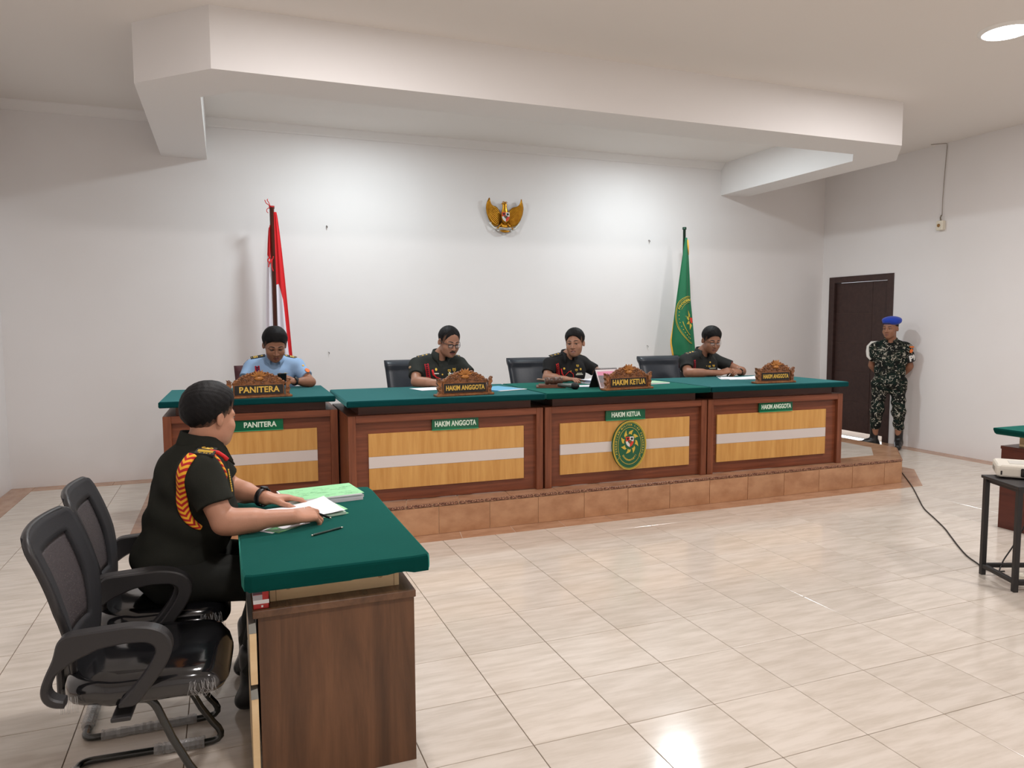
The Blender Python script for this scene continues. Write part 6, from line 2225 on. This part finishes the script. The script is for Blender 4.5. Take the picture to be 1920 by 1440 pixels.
badge(p, .0, -.012, .018, .018, M_GOLDT, 'disc', 'button'); badge(p, .05, -.035, .04, .014, M_BLACK, 'plate', 'name_tag')
a_ = V(p['S']['sh'][1]); q, n = on_surface(p['SF'], a_ + V((.20, -.26, -.05)), V((-.62, .78, .05)), .4)
MB_ = MB().ball((0, 0, 0), (.022, .026, .003), 14, 6, M=decal_m(q, n)); child_mesh(MB_, 'shoulder_patch', mat('orange_patch', srgb(232, 120, 52), .7), p['t'])
q, n = on_surface(p['SF'], a_ + V((.20, -.26, -.012)), V((-.62, .78, .05)), .4)
child_mesh(MB().ball((0, 0, 0), (.012, .010, .003), 12, 5, M=decal_m(q, n)), 'shoulder_patch', mat('yellow_patch', srgb(230, 176, 74), .7), p['t'])
wrist_band(p, 1, .93, .034)
t = thing('mobile_phone', 'black phone held up by the person in light blue uniform', 'phone', (-.575, 3.285, 1.085))
pm = frame_m((0, 0, 0), (1, 0, 0), V((0, -.5, .86)).normalized(), V((0, -.86, -.5)).normalized())
MB().box(-.036, .036, -.05, .07, -.004, .004, .0018, M=pm).build('body', M_BLACK, t)
MB().box(-.030, -.012, .045, .064, .004, .0055, .001, M=pm).build('camera_bump', mat('phone_lens', srgb(40, 40, 44), .2), t)

# --- writing judge with the moustache
p = person('person in dark uniform with black glasses and moustache, writing at the bench', dict(
    base=(.80, 3.40, Zp), face=(-.06, -1, 0), collar_h=.018, head=(.858, 3.165, 1.392), look=(.20, -.98, -.34), roll=.04, hs=1.06, hk=dict(wide=1.05, jaw=1.12),
    neck=(.805, 3.265, 1.266), chest=(.79, 3.29, 1.10), pelvis=(.78, 3.42, Zp + .58),
    sh=[(.590, 3.30, 1.186), (.985, 3.27, 1.186)], el=[(.540, 3.13, 1.043), (1.085, 3.13, 1.046)], wr=[(.735, 2.965, 1.040), (.985, 2.955, 1.036)],
    hands=[dict(d=(.86, -.45, .05), n=(-.05, -.45, .90), curls=GRIP), dict(d=(-.60, -.80, -.05), n=(0, -.15, 1), curls=REST)],
    legs=seated_legs(.79, 3.38, Zp), bulk=1.1, arm=1.06, skin=SK_B, lips=LP_B, coarse_below=.95, eye=.45, gaze=(.003, -.002),
    hair=dict(line=(-.050, -.050, -.034, -.018, -.022, .058, .094, .112), thick=.008, vol=.0, peak=-.03),
    shirt=dict(blobs=[((.79, 3.29, 1.10), (.190, .128, .155)), ((.785, 3.31, .95), (.185, .15, .18))], mat=M_ARMY2, sleeve=.62, seed=2.2),
    trousers=M_TROUS))
H = p['H']
mo = MB().tube([H.P(-.026, .088, -.062), H.P(-.014, .0985, -.055), H.P(0, .1015, -.053), H.P(.014, .0985, -.055), H.P(.026, .088, -.062)], [.003, .006, .0065, .006, .003], 8)
child_mesh(mo, 'moustache', M_BROW, p['t'])
glasses(p, .0024)
epaulette(p, 0, 'stars'); epaulette(p, 1, 'stars')
c = V(p['S']['chest'])
P_ = braid(p, c + V((-.125, 0, .095)), c + V((-.105, 0, -.065)), .034, 9)
rope(p, [on_surface(p['SF'], V((x, 2.95, z)), V((0, 1, 0)), .5)[0] + V((0, -.005, 0)) for x, z in ((.705, 1.145), (.712, 1.10), (.735, 1.075), (.785, 1.062), (.812, 1.05), (.820, 1.01))], [.009, .010, .006, .0035, .0035, .0035], M_RED)
badge(p, .045, .045, .022, .030, M_GOLDT, 'disc'); badge(p, .05, .010, .055, .010, M_SILVT, 'plate', 'name_tag')
badge(p, -.075, .035, .034, .036, M_GOLDT, 'wreath'); badge(p, -.125, .042, .040, .040, M_GOLDT, 'wreath')
badge(p, -.10, .006, .085, .010, M_RIB, 'plate', 'ribbon_bar'); badge(p, -.095, -.006, .07, .010, M_RIB, 'plate', 'ribbon_bar')
for z in (.0, -.05):
    badge(p, -.008, z, .016, .016, M_GOLDT, 'disc', 'button')
badge(p, .09, -.055, .016, .016, M_GOLDT, 'disc', 'button')
q, n = on_surface(p['SF'], V(p['S']['sh'][0]) + V((-.26, -.2, -.03)), V((.8, .6, .05)), .4)
child_mesh(MB().ball((0, 0, 0), (.024, .014, .003), 14, 6, M=decal_m(q, n)), 'shoulder_patch', mat('tan_patch', srgb(160, 128, 96), .7), p['t'])
wrist_band(p, 0, .95, .033, M_SILVT, 'wristwatch')
pen('white ball pen in the hand of the writing judge with black glasses', (.795, 2.955, 1.135), (.845, 2.885, 1.013), .0045, M_WHITE)

# --- smiling presiding judge
p = person('smiling person in black uniform resting a hand by the microphone at the middle desk', dict(
    base=(2.06, 3.40, Zp), face=(-.28, -1, 0), collar_h=.018, head=(2.112, 3.175, 1.362), look=(-.64, -.77, -.05), roll=-.05, hs=1.04, hk=dict(wide=1.0, smile=True),
    neck=(2.085, 3.262, 1.240), chest=(2.08, 3.29, 1.085), pelvis=(2.07, 3.42, Zp + .58),
    sh=[(1.885, 3.24, 1.170), (2.272, 3.34, 1.170)], el=[(1.815, 3.17, 1.042), (2.415, 3.20, 1.052)], wr=[(1.915, 2.955, 1.038), (2.30, 2.97, 1.036)],
    hands=[dict(d=(.62, -.78, -.02), n=(.0, -.12, 1), curls=((.12, .25, .15), (.5, .7, .4), (.6, .8, .4), (.65, .85, .4)), thumb=(.5, .3)), dict(d=(-.6, -.8, 0), n=(0, -.15, 1), curls=REST)],
    legs=seated_legs(2.07, 3.38, Zp), bulk=1.06, skin=SK_B, lips=LP_B, coarse_below=.95, eye=.75, gaze=(-.003, 0),
    hair=dict(line=(-.050, -.050, -.034, -.018, -.022, .040, .072, .084), thick=.009, vol=.002, peak=-.012),
    shirt=dict(blobs=[((2.08, 3.29, 1.085), (.186, .124, .155)), ((2.075, 3.31, .94), (.18, .14, .18))], mat=mat('black_cloth', srgb(36, 36, 37), .85, spec=.2, bump=(420, .2)), sleeve=.66, seed=3.1),
    trousers=M_TROUS))
epaulette(p, 0, 'stars'); epaulette(p, 1, 'stars')
c = V(p['S']['chest'])
braid(p, c + V((-.125, 0, .085)), c + V((-.095, 0, -.06)), .030, 8, mat('bright_red_braid', srgb(206, 34, 34), .7), M_EPAU)
rope(p, [on_surface(p['SF'], V((x, 2.95, z)), V((0, 1, 0)), .5)[0] + V((0, -.005, 0)) for x, z in ((1.975, 1.12), (1.985, 1.07), (2.005, 1.045), (2.025, 1.07), (2.05, 1.095), (2.085, 1.07), (2.09, 1.03), (2.088, .99))], [.006, .008, .005, .0035, .0035, .0035, .0035, .003], M_RED)
badge(p, .045, .035, .022, .024, M_GOLDT, 'disc'); badge(p, .05, -.005, .05, .012, M_BLACK, 'plate', 'name_tag')
badge(p, -.088, .062, .032, .030, M_GOLDT, 'wreath'); badge(p, -.075, .022, .030, .030, M_GOLDT, 'wreath'); badge(p, -.12, .026, .024, .024, M_GOLDT, 'disc')
badge(p, -.105, -.012, .06, .009, M_RIB, 'plate', 'ribbon_bar'); badge(p, -.105, -.024, .085, .010, M_SILVT, 'plate', 'ribbon_bar')
badge(p, -.02, .01, .010, .014, M_GOLDT, 'disc', 'button'); badge(p, -.012, -.075, .018, .018, M_GOLDT, 'disc', 'button'); badge(p, .06, -.06, .014, .014, M_GOLDT, 'disc', 'button')

# --- judge with folded hands
p = person('person in dark uniform with thin glasses and folded hands at the end desk', dict(
    base=(3.62, 3.40, Zp), face=(-.30, -1, 0), collar_h=.018, head=(3.672, 3.165, 1.370), look=(-.17, -.98, -.32), roll=0, hs=1.05, hk=dict(wide=1.05, jaw=1.08),
    neck=(3.635, 3.262, 1.240), chest=(3.62, 3.29, 1.085), pelvis=(3.61, 3.42, Zp + .58),
    sh=[(3.410, 3.235, 1.165), (3.830, 3.35, 1.170)], el=[(3.350, 3.11, 1.042), (4.030, 3.13, 1.042)], wr=[(3.655, 2.985, 1.045), (3.895, 2.995, 1.045)],
    hands=[dict(d=(.86, -.30, .24), n=(-.20, -.55, .80), curls=((.55, .75, .35), (.6, .8, .35), (.62, .8, .35), (.62, .8, .35)), thumb=(.4, .1)),
           dict(d=(-.86, -.34, .10), n=(.22, -.62, .74), curls=((.6, .8, .35), (.62, .85, .35), (.65, .85, .35), (.65, .85, .35)), thumb=(.4, .1))],
    legs=seated_legs(3.61, 3.38, Zp), bulk=1.1, arm=1.08, skin=SK_C, lips=LP_C, coarse_below=.95, eye=.4, gaze=(.002, -.002),
    hair=dict(line=(-.045, -.045, -.032, -.018, -.022, .036, .070, .080), thick=.009, vol=.002, peak=-.010),
    shirt=dict(blobs=[((3.62, 3.29, 1.085), (.192, .126, .155)), ((3.615, 3.31, .94), (.19, .15, .18))], mat=mat('charcoal_cloth', srgb(40, 41, 40), .85, spec=.2, bump=(420, .2)), sleeve=.62, seed=4.4),
    trousers=M_TROUS))
glasses(p, .0012, mat('thin_steel', srgb(96, 90, 84), .35, .7), .0125, .0225)
epaulette(p, 0, 'stars'); epaulette(p, 1, 'stars')
c = V(p['S']['chest'])
braid(p, c + V((-.110, 0, .085)), c + V((-.090, 0, -.065)), .024, 8, mat('deep_red_braid', srgb(170, 20, 44), .7), M_EPAU)
a_, b_r = V(p['S']['sh'][0]), p['br']
rope(p, [a_ - b_r * .03 + V((0, 0, .058)), a_ + b_r * .02 + V((0, 0, .056)), a_ + b_r * .055 + V((0, 0, .03)), a_ + b_r * .068 + V((0, 0, -.02)), a_ + b_r * .068 + V((0, 0, -.075))], .007, M_ROPED)
badge(p, .055, .0, .045, .012, M_BLACK, 'plate', 'name_tag'); badge(p, -.075, .058, .020, .018, M_GOLDT, 'disc'); badge(p, -.065, .018, .028, .026, M_GOLDT, 'wreath'); badge(p, -.115, .024, .034, .028, M_GOLDT, 'wreath')
badge(p, -.10, -.004, .085, .009, M_RIB, 'plate', 'ribbon_bar'); badge(p, -.035, .02, .010, .010, M_GOLDT, 'disc', 'button')
q, n = on_surface(p['SF'], V(p['S']['sh'][1]) + V((.20, -.26, -.05)), V((-.62, .78, .05)), .4)
child_mesh(MB().ball((0, 0, 0), (.016, .020, .003), 14, 6, M=decal_m(q, n)), 'shoulder_patch', mat('red_patch', srgb(170, 72, 58), .7), p['t'])
wrist_band(p, 1, .92, .034)

# --- guard standing by the door
gf = V((-.78, -.63, 0)).normalized(); gr = gf.cross(V((0, 0, 1)))
C = V((6.590, 3.55, 0))
A = lambda r, f, z: tuple(C + gr * r + gf * f + V((0, 0, z)))
p = person('person standing guard by the door in camouflage uniform and blue beret', dict(
    base=(6.590, 3.55, 0), face=gf, head=A(.010, .03, 1.470), look=V((gf.x - .30, gf.y + .30, -.06)), hs=1.0, hk=dict(wide=1.0),
    neck=A(0, -.01, 1.322), chest=A(0, 0, 1.13), pelvis=A(0, 0, .82),
    sh=[A(.166, -.01, 1.238), A(-.166, -.01, 1.238)], el=[A(.208, -.10, 1.015), A(-.212, -.085, 1.010)], wr=[A(.085, -.185, .865), A(-.085, -.185, .850)],
    hands=[dict(d=V((0, 0, -.25)) - gr * .9 - gf * .1, n=-gf, curls=REST), dict(d=V((0, 0, -.25)) + gr * .9 - gf * .12, n=-gf, curls=REST)],
    legs=[[A(.095, 0, .80), A(.125, .02, .44), A(.150, -.015, .09), tuple(V(A(.150, -.015, .03)) + (gf * .35 + gr * .9).normalized() * .16)], [A(-.095, 0, .80), A(-.115, .02, .44), A(-.125, -.01, .09), tuple(V(A(-.125, -.01, .03)) + gf * .16)]],
    bulk=1.05, skin=SK_C, lips=LP_C, h=.0062, hh=.0034, eye=.7, leg_h=.0075, boot_v=.008, boot_h=.28, hem=.50, trouser_bulk=1.0, trouser_fold=.006,
    hair=dict(line=(-.050, -.050, -.022, .000, .020, .060, .090, .100), thick=.003),
    shirt=dict(blobs=[(A(0, 0, 1.14), (.190, .122, .17)), (A(0, 0, .95), (.175, .118, .17)), (A(0, 0, .80), (.178, .130, .10))], mat=M_CAMO, sleeve=.72, seed=5.0, fold=.003),
    trousers=M_CAMO))
H = p['H']; t = p['t']
Fb = Field(axis(H.c.x - .2, H.c.x + .2, .005), axis(H.c.y - .2, H.c.y + .2, .005), axis(H.c.z - .02, H.c.z + .22, .005))
H.e(Fb, (-.014, -.008, .105), (.108, .118, .046), 0)
H.e(Fb, (-.060, .0, .085), (.060, .085, .036), .03)
H.e(Fb, (0, -.008, .072), (.083, .105, .026), .02)
fabric(Fb, .0015, 1.0, 1.0)
Fb.build('beret', mat('blue_wool', srgb(24, 62, 176), .85, sheen=.3, bump=(300, .3)), t, None, 2)
o = MB().tube([H.P(.082 * math.cos(a), -.008 + .104 * math.sin(a), .058 + .014 * math.sin(a)) for a in np.linspace(0, 2 * math.pi, 33)[:-1]], .007, 6, closed=True)
child_mesh(o, 'beret_band', mat('dark_blue_leather', srgb(18, 30, 74), .4), t)
child_mesh(MB().tube([H.P(.084, -.04, .068), H.P(.095, -.05, .085), H.P(.092, -.05, .100)], [.004, .006, .002], 6), 'beret_ribbon', mat('tan_ribbon', srgb(150, 130, 96), .7), t)
# white lanyard round the near shoulder
a, b = V(p['S']['sh'][0]), V(p['S']['el'][0])
rope(p, [a + V((0, 0, .066)) - gr * .03, a + gr * .045 + V((0, 0, .058)), a + gr * .080 + V((0, 0, .01)), a + gr * .086 + V((0, 0, -.05)), a + gr * .080 + gf * .03 + V((0, 0, -.11)), a + gr * .05 + gf * .055 + V((0, 0, -.15))], [.014, .019, .022, .022, .018, .012], mat('white_cord', srgb(214, 212, 206), .7), 'white_lanyard')
# black armband with PM on the other arm
a, b = V(p['S']['sh'][1]), V(p['S']['el'][1])
d = (b - a).normalized(); cc = a + (b - a) * .52
out = -gr; out = (out - d * out.dot(d)).normalized(); fr_ = (gf - d * gf.dot(d)).normalized()
Mx = frame_m(cc, fr_, d.cross(fr_), d)
R_ = .074
ab = child_mesh(MB().lathe([(R_ - .004, -.050), (R_, -.048), (R_, .048), (R_ - .004, .050)], 32, M=Mx, caps=False), 'armband', M_BLACK, t)
vs, fs = text_geo('PM', .098, .0, .004, 1.0)
side = d.cross(fr_); sgn = 1 if side.dot(out) > 0 else -1
nv = []
th0 = math.radians(58)
for x, y, z in vs:
    th = th0 + x / R_
    e = fr_ * math.cos(th) + out * math.sin(th)
    nv.append(cc + e * (R_ + .0015) - d * y)
MB().add(nv, fs).build('lettering', mat('white_band_letter', srgb(222, 222, 220), .6), ab, fix=False)
for dz, ww, hh_, mm_2, nm in ((.012, .034, .012, mat('orange_tab', srgb(214, 110, 36), .7), 'shoulder_tab'), (-.035, .026, .028, mat('orange_patch', srgb(224, 106, 60), .7), 'shoulder_patch')):
    q, n = on_surface(p['SF'], a + (fr_ * .55 + out * .8) * .25 + V((0, 0, dz)), -(fr_ * .55 + out * .8), .3)
    b_ = MB()
    if nm == 'shoulder_tab':
        b_.box(-ww, ww, -hh_ * .8, hh_ * .8, -.002, .003, .001, M=decal_m(q, n))
    else:
        b_.prism([(ww * math.sin(k * 2 * math.pi / 5), hh_ * math.cos(k * 2 * math.pi / 5)) for k in range(5)], -.002, .003, 'z', M=decal_m(q, n))
        b_.ball((0, 0, .003), (.010, .011, .003), 10, 5, M=decal_m(q, n))
    child_mesh(b_, nm, mm_2, t)
belt = MB().tube([tuple(C + gr * (.181 * math.cos(u)) + gf * (.128 * math.sin(u)) + V((0, 0, .80))) for u in np.linspace(0, 2 * math.pi, 41)[:-1]], .020, 6, closed=True, flat=(.35, 1)) if False else None
